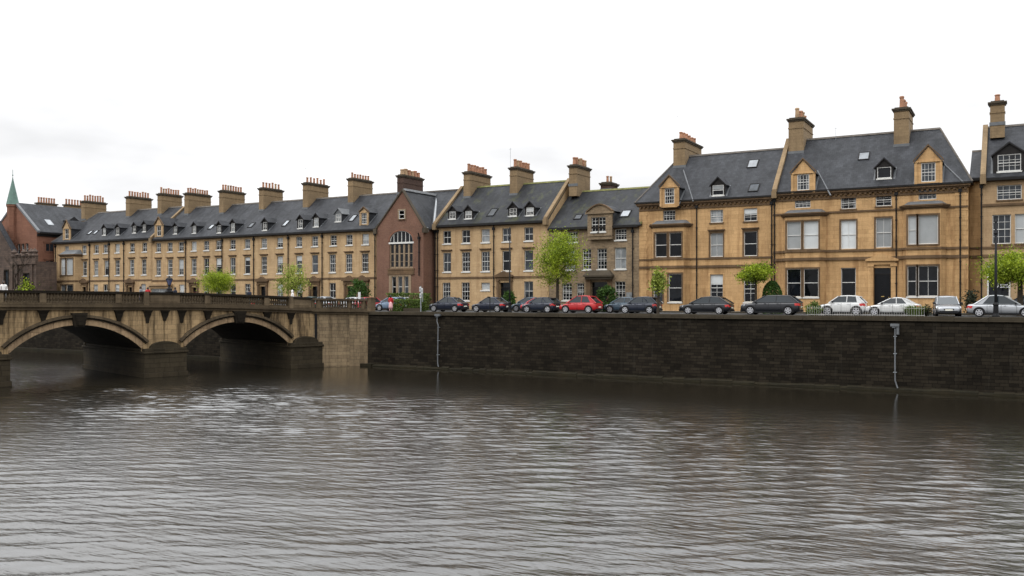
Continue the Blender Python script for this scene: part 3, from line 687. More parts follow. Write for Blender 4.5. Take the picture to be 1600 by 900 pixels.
# ---------------------------------------------------------------- red brick house with its gable to the street
def brick_house():
    Yg = 85.5; u0, u1 = up(588.7, Yg), up(661.5, Yg); uc = up(629, Yg); zf, za = 15.45, 19.75
    mu0, mu1 = uB[6]+.02, up(680, FY)-.02
    root = empty('brick_house', ((u0+u1)/2, Yg, ST)); tag(root, 'red brick house with steep street gable and tall arched window', 'house')
    b = MB()
    aw0, aw1 = up(608.6,Yg), up(645.2,Yg); zs, zt, zl = 13.75, 14.95, 10.5
    lw0, lw1 = up(610.8,Yg), up(639.8,Yg)
    wall_grid(b, u0, u1, ST-.3, zf, Yg, [(aw0,aw1,zl,zt),(lw0,lw1,7.1,9.55)], .26)
    N = 14; ac = (aw0+aw1)/2; ah = (aw1-aw0)/2
    arc = [(ac-ah*math.cos(math.pi*i/N), zs+(zt-zs)*math.sin(math.pi*i/N)) for i in range(N+1)]
    for i in range(N):
        (xa,ya),(xb,yb) = arc[i], arc[i+1]
        b.quad((xa,Yg,ya),(xb,Yg,yb),(xb,Yg,zt),(xa,Yg,zt)); b.quad((xa,Yg,ya),(xb,Yg,yb),(xb,Yg+.26,yb),(xa,Yg+.26,ya))
    b.poly([(u0,Yg,zf),(u1,Yg,zf),(uc,Yg,za-.1)])
    b.quad((u1,Yg,ST-.3),(u1,FY+6,ST-.3),(u1,FY+6,zf),(u1,Yg,zf)); b.quad((u0,Yg,ST-.3),(u0,FY+6,ST-.3),(u0,FY+6,zf),(u0,Yg,zf))
    b.quad((u1,FY+.5,ST-.3),(mu1,FY+.5,ST-.3),(mu1,FY+.5,15.3),(u1,FY+.5,15.3))
    b.build('wall', M['brick'], root, recalc=False)
    # roofs
    Ye, ze, Yr, zr = FY-.3, 15.4, 92.8, 20.35
    r = MB(); k = (zr-ze)/(Yr-Ye)
    A = [(mu0,Ye,ze),(mu1,Ye,ze),(mu1,98.6,ze),(mu0,98.6,ze)]
    r.add([(p[0],p[1],ze-.15) for p in A]+A+[(mu0,Yr,zr),(mu1,Yr,zr)], [(3,2,1,0),(0,1,5,4),(1,2,6,5),(2,3,7,6),(3,0,4,7),(4,5,9,8),(6,7,8,9),(5,6,9),(7,4,8)])
    ro = r.build('roof', M['slate'], root, recalc=False)
    w = MB()
    for e in (u0-.12, u1+.25):
        s = (za-zf)/(uc-u0) if e < uc else (za-zf)/(u1-uc)
        ez = zf - abs((u0 if e < uc else u1)-e)*s
        for (y0, y1) in ((Yg+.3, Yr-.3),):
            w.hexa([(e,y0,ez-.1),(uc,y0,za-.12),(uc,y1,za-.12),(e,y1,ez-.1),(e,y0,ez+.05),(uc,y0,za+.05),(uc,y1,za+.05),(e,y1,ez+.05)])
    w.build('wing_roof', M['slate'], root)
    c = MB()
    for e in (u0-.2, u1+.3):
        s = (za-zf)/(uc-u0) if e < uc else (za-zf)/(u1-uc)
        ez = zf - abs((u0 if e < uc else u1)-e)*s
        c.hexa([(e,Yg-.14,ez-.12),(uc,Yg-.14,za-.12),(uc,Yg+.36,za-.12),(e,Yg+.36,ez-.12),(e,Yg-.14,ez+.08),(uc,Yg-.14,za+.1),(uc,Yg+.36,za+.1),(e,Yg+.36,ez+.08)])
    c.box(u0-.35, u0+.1, Yg-.3, Yg+.4, zf-.75, zf-.14); c.box(u1+.02, u1+.45, Yg-.3, Yg+.4, zf-.85, zf-.28)
    c.build('gable_coping', M['cap'], root)
    f = MB(); f.box(uc-.2, uc+.24, Yg+.37, Yr-.15, za-.05, za+.2)
    yv = Yr-.28
    f.tube([(uc+.1,yv,za+.1),(u1+.25,Ye+.35,zf+.42)], .16, 6); f.tube([(u1+.22,Yg+.5,zf-.2),(u1+.3,Yg+.5,zf-.7)], .1, 6)
    f.build('flashing', M['ledge'], root)
    t = MB(); t.box(mu0, mu1, Yr-.15, Yr+.15, zr-.08, zr+.1); t.build('ridge_tiles', M['ridge'], ro)
    g = MB(); g.box(u1+.3, mu1, Ye-.14, Ye+.05, ze-.3, ze-.1); g.build('gutter', M['gutter'], root)
    # arched window of five lights
    f = MB(); y0, y1 = Yg+.1, Yg+.2
    for i in range(6):
        x = aw0+(aw1-aw0)*i/5; q = .085
        x0, x1 = max(aw0+.002, x-q), min(aw1-.002, x+q)
        f.box(x0, x1, y0, y1, zl+.1, 13.32)
    f.box(aw0+.002, aw1-.002, y0-.02, y1, zl+.002, zl+.12); f.box(aw0+.1, aw1-.1, y0+.02, y1-.02, 12.2, 12.3)
    wo = f.build('window', M['cream'], root)
    f = MB(); f.box(aw0-.12, aw1+.12, y0-.12, y1, 13.42, 13.62)
    for i in range(1, 6):
        x = aw0+(aw1-aw0)*i/6; zz = zs+(zt-zs)*math.sqrt(max(0, 1-((x-ac)/ah)**2)); f.box(x-.03, x+.03, y0, y1-.02, 13.62, zz-.02)
    for i in range(N):
        (xa,ya),(xb,yb) = arc[i], arc[i+1]; q = .94
        ia, ib = (ac+(xa-ac)*q, zs+(ya-zs)*q), (ac+(xb-ac)*q, zs+(yb-zs)*q)
        f.hexa([(xa,y0,ya),(xb,y0,yb),(ib[0],y0,ib[1]),(ia[0],y0,ia[1]),(xa,y1,ya),(xb,y1,yb),(ib[0],y1,ib[1]),(ia[0],y1,ia[1])])
    f.build('fanlight_frame', M['white'], wo)
    f = MB()
    for i in range(5):
        a = aw0+(aw1-aw0)*i/5+.09; e = aw0+(aw1-aw0)*(i+1)/5-.09
        for z in (zl+.12, ): 
            f.box(a, a+.05, y0+.04, y1-.01, zl+.12, 13.3); f.box(e-.05, e, y0+.04, y1-.01, zl+.12, 13.3); f.box(a, e, y0+.04, y1-.01, zl+.12, zl+.2); f.box(a, e, y0+.045, y1-.012, 11.3, 11.34)
    f.build('casements', M['cream'], wo)
    p = MB(); p.quad((aw0,y1-.03,zl),(aw1,y1-.03,zl),(aw1,y1-.03,zt),(aw0,y1-.03,zt)); p.build('pane', M['glass'], wo, recalc=False)
    s = MB(); s.box(aw0-.25, aw1+.25, Yg-.1, Yg+.12, zl-.2, zl-.002); s.box(aw0-.2, aw1+.2, Yg-.05, Yg+.02, zl-.75, zl-.202); s.box(lw0-.4, aw1+.2, Yg-.12, Yg+.02, 9.75, 9.95); s.build('sill', M['trim'], wo)
    for i in range(N+0):
        pass
    h = MB()
    for i in range(N):
        (xa,ya),(xb,yb) = arc[i], arc[i+1]; q0, q1 = 1.0, 1.14
        P = lambda x, y, q, Y: (ac+(x-ac)*q, Y, zs+(y-zs)*(q if True else 1))
        h.hexa([P(xa,ya,q0,Yg-.03),P(xb,yb,q0,Yg-.03),P(xb,yb,q1,Yg-.03),P(xa,ya,q1,Yg-.03),P(xa,ya,q0,Yg+.02),P(xb,yb,q0,Yg+.02),P(xb,yb,q1,Yg+.02),P(xa,ya,q1,Yg+.02)])
    h.build('arch_voussoirs', M['redst'], wo)
    # lower three light window
    n = 3; ww = (lw1-lw0)/n
    f = MB()
    for i in range(n+1):
        x = lw0+ww*i; f.box(max(lw0+.002,x-.14), min(lw1-.002,x+.14), Yg-.02, Yg+.2, 7.1, 9.55)
    lo = f.build('window', M['cream'], root)
    for i in range(n):
        window(lo, lw0+ww*(i+.5), Yg, ww-.28, 7.12, 9.53, 'sash', 'glassb' if i else 'glass', 'white', inset=.12, border=.05, name='sash')
    f = MB(); f.box(lw0-.25,lw0-.002,Yg-.05,Yg+.02,7.0,9.8); f.box(lw1+.002,lw1+.25,Yg-.05,Yg+.02,7.0,9.8); f.box(lw0-.002,lw1+.002,Yg-.05,Yg+.02,9.552,9.74); f.build('surround', M['cream'], lo)
    window(root, up(628.3,Yg), Yg-.05, .8, 16.35, 17.35, 'sash', 'glass', 'trim', inset=.0, surround=('cream', .16))
    chimney(root, 620.5, 661, 303, 274, 263.5, 6, .95, (ze,Ye,k), mat='bricks', Y0=92.0, potw=.3)
    pipe(root, 0, Yg, 9.6, 14.6, .07, u=up(655.5,Yg))
    return root
brick_house()

# ---------------------------------------------------------------- tan house with two pairs of black dormers
G_Q = 'stone houses facing the quay'
uC0, uC1 = up(680, FY), up(857.5, FY)
XC = [698.4, 728, 758.6, 791.6, 826]
wC = [W(x, 13.35, 14.85, 1.12, style='four' if i != 2 else 'sash', pane=['glass','glass','curtain','glassb','glassb'][i]) for i, x in enumerate(XC)]
wC += [W(x, 10.05, 12.3, 1.12, style=['four','three','three','sash','sash'][i], hood='trim', pane=['glassb','glass','glassb','glass','glassb'][i]) for i, x in enumerate(XC)]
wC += [W(697.5,6.7,8.8,1.1,style='three'), W(727.5,6.7,8.8,1.1,style='three',pane='glass'), W(758.6,7.9,8.75,1.15,style='one',pane='blind'), W(825.8,6.7,8.85,1.15,style='four',pane='glassb')]
houseC, rfC = house('stone_house', 'tan stone house with four black gabled dormers beside the red brick gable', 'house', G_Q, uC0, uC1, 15.55, 20.5, M['tan'], 'slatem', wins=wC,
    doors=[D(788.5,5.8,8.75,1.35,case='trim',cw=.3)], dormers=[(707,343.5,1.2,1.05,'black','six'),(732,343,1.2,1.05,'black','six'),(801.6,339,1.25,1.05,'black','six'),(828,338,1.25,1.05,'black','six')],
    skies=[(769.5,332,.95,1.5,False)], chims=[(724.3,766.3,309.5,269,256.5,7,.95,{'potw':.2}),(796.5,833.5,305,262,249.5,6,.95,{'potw':.2})],
    pipes=[680.8,684.2,772], strings=[(9.35,.22,.1)], skewL=True, skewR=True, ridge='ridgem', quoins=[(uC1-.9,uC1-.02)], aerials=[(797.5,262,231,92.3)])
# its right gable chimney
chimney(houseC, 889, 922, 290, 258.5, 244, 6, .95, rfC, Y0=91.2, Lmax=4.6, potw=.2)

# ---------------------------------------------------------------- rubble house set lower
uE0, uE1 = up(858, FY), up(998.5, FY)
wE = [W(894.3,13.0,14.15,1.25,style='wide'), W(969.8,13.1,14.25,1.3,style='wide',pane='glass'),
      W(891,10.05,12.2,1.2,style='multi'), W(916.8,10.05,12.25,1.0,style='multi',pane='glass'), W(940.6,10.05,12.25,1.1,style='multi',pane='glass'), W(969.4,10.05,12.3,1.3,style='four',pane='curtain'),
      W(886,6.75,8.6,1.15,style='multi',pane='glass'), W(907,6.9,8.6,.85,style='multi',pane='glass'), W(969,6.7,8.75,1.15,style='multi',pane='glass')]
rootE, rfE = house('stone_house', 'lower rubble stone house with double-windowed central gable and hooded entrance', 'house', G_Q, uE0, uE1, 14.65, 19.15, M['rubble'], 'slatem', wins=wE,
    doors=[D(936.5,5.75,8.7,1.9,case='trim',ped=False,mat='door',cw=.5)], skies=[(903.5,339,.9,1.0,False),(977.5,334,1.05,1.3,True)], chims=[(938.5,965,297.5,286,274.5,2,1.2,{'Y0':94.5,'mat':'bricks','Lmax':2.2,'potw':.16,'bands':False})],
    pipes=[989], ridge='ridgem', hipR=.9, eaves='gutter')
# wallhead gable with two windows, and the dark hood over the entrance
a, b = up(918, FY-.56), up(956, FY-.56); m = (a+b)/2; Y = FY-.56
w = MB(); ops = [(up(929.5,Y)-.42, up(929.5,Y)+.42, 14.0, 15.55),(up(940.5,Y)-.42, up(940.5,Y)+.42, 14.0, 15.55)]
wall_grid(w, a, b, 13.55, 15.9, Y, ops, .24); w.box(a+.05, b-.05, Y+.1, Y+.55, 13.2, 13.549)
w.box(a-.0, a+.28, Y+.002, Y+1.9, 13.6, 15.9); w.box(b-.28, b-.0, Y+.002, Y+1.9, 13.6, 15.9)
w.box(a-.2, b+.2, Y-.16, Y+.2, 15.9, 16.08)
pts = [(a-.1+(b-a+.2)*i/8, 16.08+.75*math.sin(math.pi*i/8)) for i in range(9)]
w.prism([(p[0],Y-.06,p[1]) for p in pts],[(p[0],Y+.25,p[1]) for p in pts])
wg = w.build('wallhead_gable', M['rubble'], rootE, recalc=False)
c = MB()
for i in range(8):
    c.hexa([(pts[i][0],Y-.2,pts[i][1]),(pts[i+1][0],Y-.2,pts[i+1][1]),(pts[i+1][0],Y+.3,pts[i+1][1]),(pts[i][0],Y+.3,pts[i][1]),(pts[i][0],Y-.2,pts[i][1]+.14),(pts[i+1][0],Y-.2,pts[i+1][1]+.14),(pts[i+1][0],Y+.3,pts[i+1][1]+.14),(pts[i][0],Y+.3,pts[i][1]+.14)])
c.build('gable_coping', M['trim'], wg)
r = MB()
for i in range(8):
    r.quad((pts[i][0],Y+.3,pts[i][1]+.1),(pts[i+1][0],Y+.3,pts[i+1][1]+.1),(pts[i+1][0],Y+3.2,pts[i+1][1]+.1),(pts[i][0],Y+3.2,pts[i][1]+.1))
r.box(b-.26, b+.02, Y+.3, Y+2.6, 14.4, 16.0); r.build('dormer_roof', M['slate'], wg)
for o in ops: window(wg, (o[0]+o[1])/2, Y, .84, 14.0, 15.55, 'six', 'glass', 'white')
h = MB(); a, b = up(912, FY-.5), up(957, FY-.5)
h.box(a, b, FY-.75, FY-.002, 9.25, 9.42); h.box(a+.15, b-.15, FY-.55, FY-.002, 8.98, 9.248); h.prism([(a,FY-.75,9.422),(b,FY-.75,9.422),(b,FY-.003,9.422),(a,FY-.003,9.422)],[(a+.5,FY-.2,9.95),(b-.5,FY-.2,9.95),(b-.5,FY-.003,9.95),(a+.5,FY-.003,9.95)])
h.build('entrance_hood', M['cap'], rootE)
s = MB(); s.box(up(979,FY)-.0, up(988,FY), FY-.1, FY-.02, 6.6, 7.6); s.build('notice_board', M['curtain'], rootE)

# ---------------------------------------------------------------- ochre villa with black dormer
uF0, uF1 = up(998.7, FY), up(1207.6, FY)
FS = [(10.15,.24,.14),(10.95,.16,.1)]
wF = [W(1119.6,14.5,15.75,1.3,style='small',sill='trim'), W(1172.5,14.5,15.75,1.3,style='small',sill='trim'), W(1045.5,14.9,15.95,1.3,style='wide',sill=None),
      W(1119.6,11.1,13.45,1.3,style='four',pane='blind',sill='trim',hood='trim',sur=('trim',.12)), W(1172.5,11.1,13.5,1.3,style='sash',pane='glass',sill='trim',hood='trim',sur=('trim',.12)),
      W(1119.6,6.7,9.35,1.3,style='small',pane='glass',blind=.38,sur=('ochre',.12)), W(1172.5,6.6,9.2,1.3,style='small',pane='glass',sur=('ochre',.12))]
Yb = FY-.9
houseF, rfF = house('stone_villa', 'ochre stone villa left of the party skew with one bay and single black dormer', 'house', G_Q, uF0, uF1, 16.85, 22.2, M['ochre'], wins=wF, dormers=[(1046,320,1.8,1.72,'stone','lattice',1.05,M['ochre'],1.0),(1122,307,1.45,1.2,'black','sash')],
    skies=[(1176.6,256,1.05,1.4,True),(1178,293.5,1.0,1.3,False)], chims=[(1052,1096,262,218.5,205,6,1.3,{'potw':.2,'Lmax':5.6})], pipes=[1089,1206], strings=FS, eaves='cornice', hipL=2.5,
    quoins=[(uF0+.02,uF0+.95)], aerials=[(1059,205,180,92)])
bay(houseF, 1019.5, 1068, FY, .9, ST-.2, 14.45, [dict(u=up(1032.5,Yb),w=1.25,z0=11.15,z1=13.6,pane='glass',style='sash'), dict(u=up(1055,Yb),w=1.3,z0=11.15,z1=13.6,pane='glass',style='sash'),
    dict(u=up(1028,Yb),w=1.0,z0=6.6,z1=9.45,pane='glassb',sill='white'), dict(u=up(1054.7,Yb),w=1.4,z0=6.6,z1=9.45,pane='glass',sill='white')], M['ochre'], roofz=.45, strings=FS)

# ---------------------------------------------------------------- ochre villa with pedimented door and two bays
uG0, uG1 = up(1208, FY), up(1513, FY)
GS = [(10.65,.26,.16),(11.4,.2,.12),(15.0,.16,.12)]
wG = [W(1254,15.55,16.45,1.45,style='wide',sill=None,pane='glassb'), W(1325.6,15.25,16.35,1.35,style='small',sill='trim'), W(1380.5,15.35,16.5,1.35,style='small',sill='trim'), W(1449,15.75,16.85,1.45,style='wide',sill=None,pane='glassb'),
      W(1325.6,11.55,14.2,1.35,style='four',pane='blind',sill=None,sur=('trim',.12)), W(1380.5,11.6,14.3,1.35,style='four',pane='blind',sill=None,sur=('trim',.12)), W(1325.6,7.1,9.8,1.3,style='sash',pane='glass',sur=('ochre',.12))]
houseG, rfG = house('stone_villa', 'largest ochre villa with two bays, two stone dormers and pedimented black door', 'house', G_Q, uG0, uG1, 17.1, 22.9, M['ochre'], wins=wG,
    doors=[D(1378.5,6.0,9.75,1.45,case='ochre',cw=.45)], dormers=[(1255,299,2.0,1.66,'stone','wide',1.2,M['ochre'],1.1),(1450.5,286,2.05,1.85,'stone','wide',1.3,M['ochre'],1.15),(1381.5,280.5,1.5,1.2,'black','one')],
    skies=[(1350,244,1.0,1.2,True)], chims=[(1232,1270,240,186,169.5,5,1.45,{'potw':.22,'Lmax':4.6}),(1396.5,1426.5,229,170,151,5,1.3,{'potw':.22,'Lmax':4.2})],
    pipes=[1210.5,1400.5,1500.5], strings=GS, eaves='cornice', hipR=2.6, skewL=True, aerials=[(1306,219,199,92.5)], quoins=[(uG1-1.05,uG1-.02)])
bay(houseG, 1227.5, 1281, FY, .9, ST-.2, 14.95, [dict(u=up(1240.3,Yb),w=1.3,z0=11.6,z1=14.2,pane='blind',style='sash'), dict(u=up(1267,Yb),w=1.35,z0=11.6,z1=14.2,pane='blind',style='sash'),
    dict(u=up(1240.3,Yb),w=1.3,z0=7.1,z1=9.75,pane='glass',sill='white'), dict(u=up(1267.2,Yb),w=1.35,z0=7.1,z1=9.75,pane='glass',sill='white')], M['ochre'], roofz=.4, strings=GS[:2])
bay(houseG, 1416.5, 1470, FY, .9, ST-.2, 15.2, [dict(u=up(1425.5,Yb),w=.72,z0=11.75,z1=14.3,pane='blind',style='sash'), dict(u=up(1450,Yb),w=1.6,z0=11.75,z1=14.3,pane='blind',style='one'),
    dict(u=up(1424.8,Yb),w=.75,z0=7.15,z1=9.85,pane='glass',sill='white'), dict(u=up(1450,Yb),w=1.6,z0=7.15,z1=9.85,pane='glass',style='four',sill='white')], M['ochre'], roofz=.4, strings=GS[:2])

def lead_valley(parent, rf, p, q):
    a, b = roofhit(p[0],p[1],*rf), roofhit(q[0],q[1],*rf)
    m = MB(); m.tube([(a[0],a[1],a[2]+.02),(b[0],b[1],b[2]+.02)], .07, 6); m.build('lead_valley', M['lead'], parent)
lead_valley(houseF, rfF, (1068,266), (1083,315)); lead_valley(houseG, rfG, (1277,267), (1298,306)); lead_valley(houseG, rfG, (1473,255), (1506,286))

# recessed link between the villas
house('link_building', 'narrow recessed ochre link between the large villa and the right-hand house', 'building', None, uG1+.01, up(1532, FY)-.01, 17.6, 20.6, M['ochre'], Yf=FY+1.6, depth=9, strings=[(10.65,.24,.1),(11.4,.18,.08)], plinth=.7)
uH0, uH1 = up(1532, FY), 9.0
wH = [W(1577,15.4,16.65,1.85,style='wide',sill='trim',pane='glassb'), W(1565,11.65,14.15,1.4,style='three',sill='trim',pane='glassb'), W(1600,11.65,14.15,1.35,style='four',pane='blind',sill='trim'), W(1630,11.65,14.15,1.35,style='four',sill='trim'), W(1630,15.4,16.65,1.5,style='wide',sill='trim'), W(1630,7.1,9.75,1.35)]
houseH, rfH = house('stone_house', 'buff stone house at the right edge with wide dark timber dormer', 'house', G_Q, uH0, uH1, 17.35, 22.6, M['pale'], wins=wH, dormers=[(1577,269.5,2.45,1.62,'wood','wide',.95,None,1.75)],
    chims=[(1547,1570,195,160,148,1,1.15,{'potw':.24,'Lmax':2.0,'Y0':91.0})], pipes=[1533.5], strings=[(10.65,.22,.1),(11.35,.18,.1),(15.0,.2,.14)], skewL=True, eaves='gutter', plinth=.6)
# ground floor display window with a dark panel and small white lettering blocks
window(houseH, up(1560.5,FY), FY-.08, 1.75, 7.05, 9.75, 'one', 'glass', 'white', inset=.0, border=.12)
p = MB(); zz = 8.05; ux = up(1556.5, FY)
p.prism([(ux,FY-.1,zz+.22),(ux+.1,FY-.1,zz+.16),(ux+.2,FY-.1,zz+.22),(ux+.17,FY-.1,zz-.08),(ux+.1,FY-.1,zz-.16),(ux+.03,FY-.1,zz-.08)], [(ux,FY-.07,zz+.22),(ux+.1,FY-.07,zz+.16),(ux+.2,FY-.07,zz+.22),(ux+.17,FY-.07,zz-.08),(ux+.1,FY-.07,zz-.16),(ux+.03,FY-.07,zz-.08)])
for j, (n, dz) in enumerate(((7, .07), (8, -.12))):
    for i in range(n):
        hgt = (.10, .07, .13, .08)[(i*3+j) % 4]; p.box(ux+.3+i*.085, ux+.355+i*.085, FY-.1, FY-.07, zz+dz-.03, zz+dz-.03+hgt)
p.build('window_lettering', M['sign'], houseH)

# ---------------------------------------------------------------- red sandstone hall with copper spire, far left
def red_hall():
    Yg = 85.0; u1 = up(57.5, Yg); uc = up(23, Yg); u0 = 2*uc-u1; zf, za = 17.6, 22.2; Yb = Yg+24
    root = empty('sandstone_hall', (uc, Yg, ST)); tag(root, 'red sandstone hall with gable turret and green copper spire', 'hall')
    b = MB(); tw = [(up(x,Yg)-.38, up(x,Yg)+.38, 13.9, 15.6) for x in (29.5,36,42.5)]
    wall_grid(b, u0, u1, ST-.3, zf, Yg, tw, .3)
    b.poly([(u0,Yg,zf),(u1,Yg,zf),(uc,Yg,za-.1)])
    b.quad((u1,Yg,ST-.3),(u1,Yb,ST-.3),(u1,Yb,zf),(u1,Yg,zf)); b.quad((u0,Yg,ST-.3),(u0,Yb,ST-.3),(u0,Yb,zf),(u0,Yg,zf)); b.quad((u0,Yb,ST-.3),(u1,Yb,ST-.3),(u1,Yb,zf),(u0,Yb,zf))
    b.poly([(u0,Yb,zf),(u1,Yb,zf),(uc,Yb,za-.1)])
    b.build('wall', M['redst'], root, recalc=False)
    for t in tw: window(root, (t[0]+t[1])/2, Yg, .76, 13.9, 15.6, 'sash', 'glassb', 'redst', surround=('redst',.12))
    r = MB()
    for e, s in ((u0-.3,-1),(u1+.35,1)):
        ez = zf-.3*(za-zf)/(u1-uc)
        r.hexa([(e,Yg+.35,ez-.12),(uc,Yg+.35,za-.12),(uc,Yb+.2,za-.12),(e,Yb+.2,ez-.12),(e,Yg+.35,ez+.05),(uc,Yg+.35,za+.05),(uc,Yb+.2,za+.05),(e,Yb+.2,ez+.05)])
    ro = r.build('roof', M['slate'], root)
    c = MB()
    for e in (u0-.3,u1+.35):
        ez = zf-.3*(za-zf)/(u1-uc)
        c.hexa([(e,Yg-.1,ez-.15),(uc,Yg-.1,za-.15),(uc,Yg+.36,za-.15),(e,Yg+.36,ez-.15),(e,Yg-.1,ez+.2),(uc,Yg-.1,za+.22),(uc,Yg+.36,za+.22),(e,Yg+.36,ez+.2)])
    c.build('gable_coping', M['lead'], root)
    g = MB(); g.box(u1+.3, u1+.5, Yg+.3, Yb, zf-.55, zf-.33); g.box(u1+.02, u1+.2, Yg-.02, Yb, zf-.9, zf-.56); g.build('gutter', M['gutter'], root)
    # side windows on the return wall (built in the wall's own plane)
    for (yy, z0, z1) in ((87.1,14.3,15.7),(87.1,10.9,13.0),(87.1,6.6,9.1)):
        f = MB(); x = u1
        f.box(x+.003, x+.06, yy-.8, yy-.62, z0, z1); f.box(x+.003, x+.06, yy+.62, yy+.8, z0, z1); f.box(x+.003, x+.06, yy-.62, yy+.62, z1-.15, z1); f.box(x+.003, x+.06, yy-.62, yy+.62, z0, z0+.12); f.box(x+.003, x+.055, yy-.04, yy+.04, z0+.12, z1-.15)
        f.box(x+.003, x+.14, yy-1, yy+1, z1+.02, z1+.2)
        fo = f.build('window', M['redst'], root)
        p = MB(); p.quad((x+.03,yy-.7,z0+.05),(x+.03,yy+.7,z0+.05),(x+.03,yy+.7,z1-.05),(x+.03,yy-.7,z1-.05)); p.build('pane', M['glassb'], fo, recalc=False)
    # roof light and small dormer on the visible slope
    k = (za-zf)/(u1-uc)
    for (yv, f, w, mk) in ((88.2,.30,1.0,'skypane'),):
        uu = u1-(u1-uc)*f; z = zf+(u1-uu)*k+.08
        m = MB(); m.hexa([(uu+.55,yv-w/2,z-.55*k),(uu+.55,yv+w/2,z-.55*k),(uu-.55,yv+w/2,z+.55*k),(uu-.55,yv-w/2,z+.55*k),(uu+.55,yv-w/2,z-.55*k+.1),(uu+.55,yv+w/2,z-.55*k+.1),(uu-.55,yv+w/2,z+.55*k+.1),(uu-.55,yv-w/2,z+.55*k+.1)])
        m.build('skylight', M[mk], root)
    m = MB(); yv = 91.9; uu = u1-1.0; z = zf+.6
    m.box(uu-2.2, uu, yv-.7, yv+.7, z, z+1.5); do = m.build('dormer', M['lead'], root)
    m = MB(); m.box(uu+.003, uu+.06, yv-.5, yv+.5, z+.3, z+1.3); m.build('pane', M['glassb'], do)
    m = MB(); m.prism([(uu+.2,yv-.9,z+1.45),(uu+.2,yv+.9,z+1.45),(uu+.2,yv,z+2.1)],[(uu-2.4,yv-.9,z+1.45),(uu-2.4,yv+.9,z+1.45),(uu-2.4,yv,z+2.1)]); m.build('dormer_roof', M['slate'], do)
    # turret and spire
    ut = up(18.5, Yg-.2); yt = Yg-.05
    t = MB(); t.lathe((ut,yt,0), [(.15,14.0),(.45,15.0),(.8,16.1),(.86,16.3),(.83,16.5),(.83,21.4),(.95,21.6),(.95,21.9),(.86,21.95)], 8); to = t.build('turret', M['redst'], root)
    t = MB(); t.lathe((ut,yt,0), [(1.0,21.91),(.93,22.05),(.12,25.8),(.02,26.4)], 8); sp = t.build('spire', M['copper'], to)
    t = MB(); t.tube([(ut,yt,26.3),(ut,yt,27.5)], .04, 6); t.lathe((ut,yt,26.5), [(.03,0),(.12,.12),(.03,.25)], 8); t.build('finial', M['copper'], to)
    s = MB(); s.box(up(24.5,Yg)-.16, up(24.5,Yg)+.16, Yg-.14, Yg-.002, ST-.3, 20.8); s.build('pilaster', M['redst'], root)
    # stacks behind the ridge
    for (y0, L, z0, zc, n) in ((89.5,3.2,21.0,22.5,7),(94.4,4.2,21.1,22.65,8)):
        m = MB(); m.box(uc-1.6, uc-.7, y0, y0+L, z0-1.5, zc); st = m.build('chimney', M['stack'], root)
        m = MB(); m.box(uc-1.75, uc-.55, y0-.15, y0+L+.15, zc+.002, zc+.22); m.build('chimney_cap', M['cap'], st)
        for i in range(n):
            m = MB(); m.lathe((uc-1.15, y0+.25+(L-.5)*i/(n-1), zc+.2), [(.17,0),(.13,.7),(.17,.75),(.15,.95)], 8); m.build('chimney_pot', M['pot'], st)
red_hall()

def dark_lodge():
    Yg = 81.6; u1 = up(56.5, Yg); um = up(19.5, Yg); u0 = u1-24
    root = empty('stone_lodge', ((um+u1)/2, Yg, ST)); tag(root, 'dark sooty stone lodge with carved parapet and side gable at the far left', 'lodge')
    b = MB(); ops = [(up(41,Yg)-.6, up(41,Yg)+.6, 8.8, 10.6), (up(10,Yg)-.5, up(10,Yg)+.5, 8.9, 11.2)]
    wall_grid(b, u0, u1, ST-.3, 12.5, Yg, ops, .35)
    b.quad((u1,Yg,ST-.3),(u1,84.9,ST-.3),(u1,84.9,12.5),(u1,Yg,12.5)); b.quad((u0,84.9,ST-.3),(u1,84.9,ST-.3),(u1,84.9,12.5),(u0,84.9,12.5)); b.quad((u0,Yg,12.5),(u1,Yg,12.5),(u1,84.9,12.5),(u0,84.9,12.5))
    b.poly([(um,Yg+1.2,12.5),(um-13,Yg+1.2,12.5),(um-13,Yg+1.2,13.5),(um-6.0,Yg+1.2,19.0)])
    b.build('wall', M['soot'], root, recalc=False)
    for o in ops: window(root, (o[0]+o[1])/2, Yg, o[1]-o[0], o[2], o[3], 'four', 'glassb', 'soot', surround=('bdark', .18), frame=M['timber'])
    s = MB(); s.box(um-.2, u1+.1, Yg-.25, Yg-.002, 12.1, 12.45); s.box(um-.2, u1+.05, Yg-.15, Yg+.3, 12.452, 13.2); s.box(u0, u1, Yg-.12, Yg-.003, 8.1, 8.35)
    n = 7
    for i in range(n):
        uc = um+.4+(u1-um-.8)*i/(n-1); hh = 1.0 if i in (0, n-2, n-1, 3) else .5
        s.lathe((uc,Yg+.05,13.2), [(.42,0),(.5,.2),(.35,.5*hh),(.48,.8*hh),(.2,1.1*hh),(.05,1.3*hh)], 8)
    s.build('carved_parapet', M['soot'], root)
    for uc in (up(19.5,Yg), up(27,Yg), up(50,Yg)):
        q = MB(); q.box(uc-.3, uc+.3, Yg-.2, Yg-.002, ST-.3, 12.098); q.build('buttress', M['soot'], root)
    r = MB(); r.hexa([(um+.1,Yg+.9,12.4),(um-6,Yg+.9,19.0),(um-6,Yg+1.7,19.0),(um+.1,Yg+1.7,12.4),(um+.1,Yg+.9,12.62),(um-6,Yg+.9,19.25),(um-6,Yg+1.7,19.25),(um+.1,Yg+1.7,12.62)])
    r.hexa([(um-13,Yg+.9,12.4),(um-6,Yg+.9,19.0),(um-6,Yg+1.7,19.0),(um-13,Yg+1.7,12.4),(um-13,Yg+.9,12.62),(um-6,Yg+.9,19.25),(um-6,Yg+1.7,19.25),(um-13,Yg+1.7,12.62)]); r.build('roof', M['slate'], root)
dark_lodge()
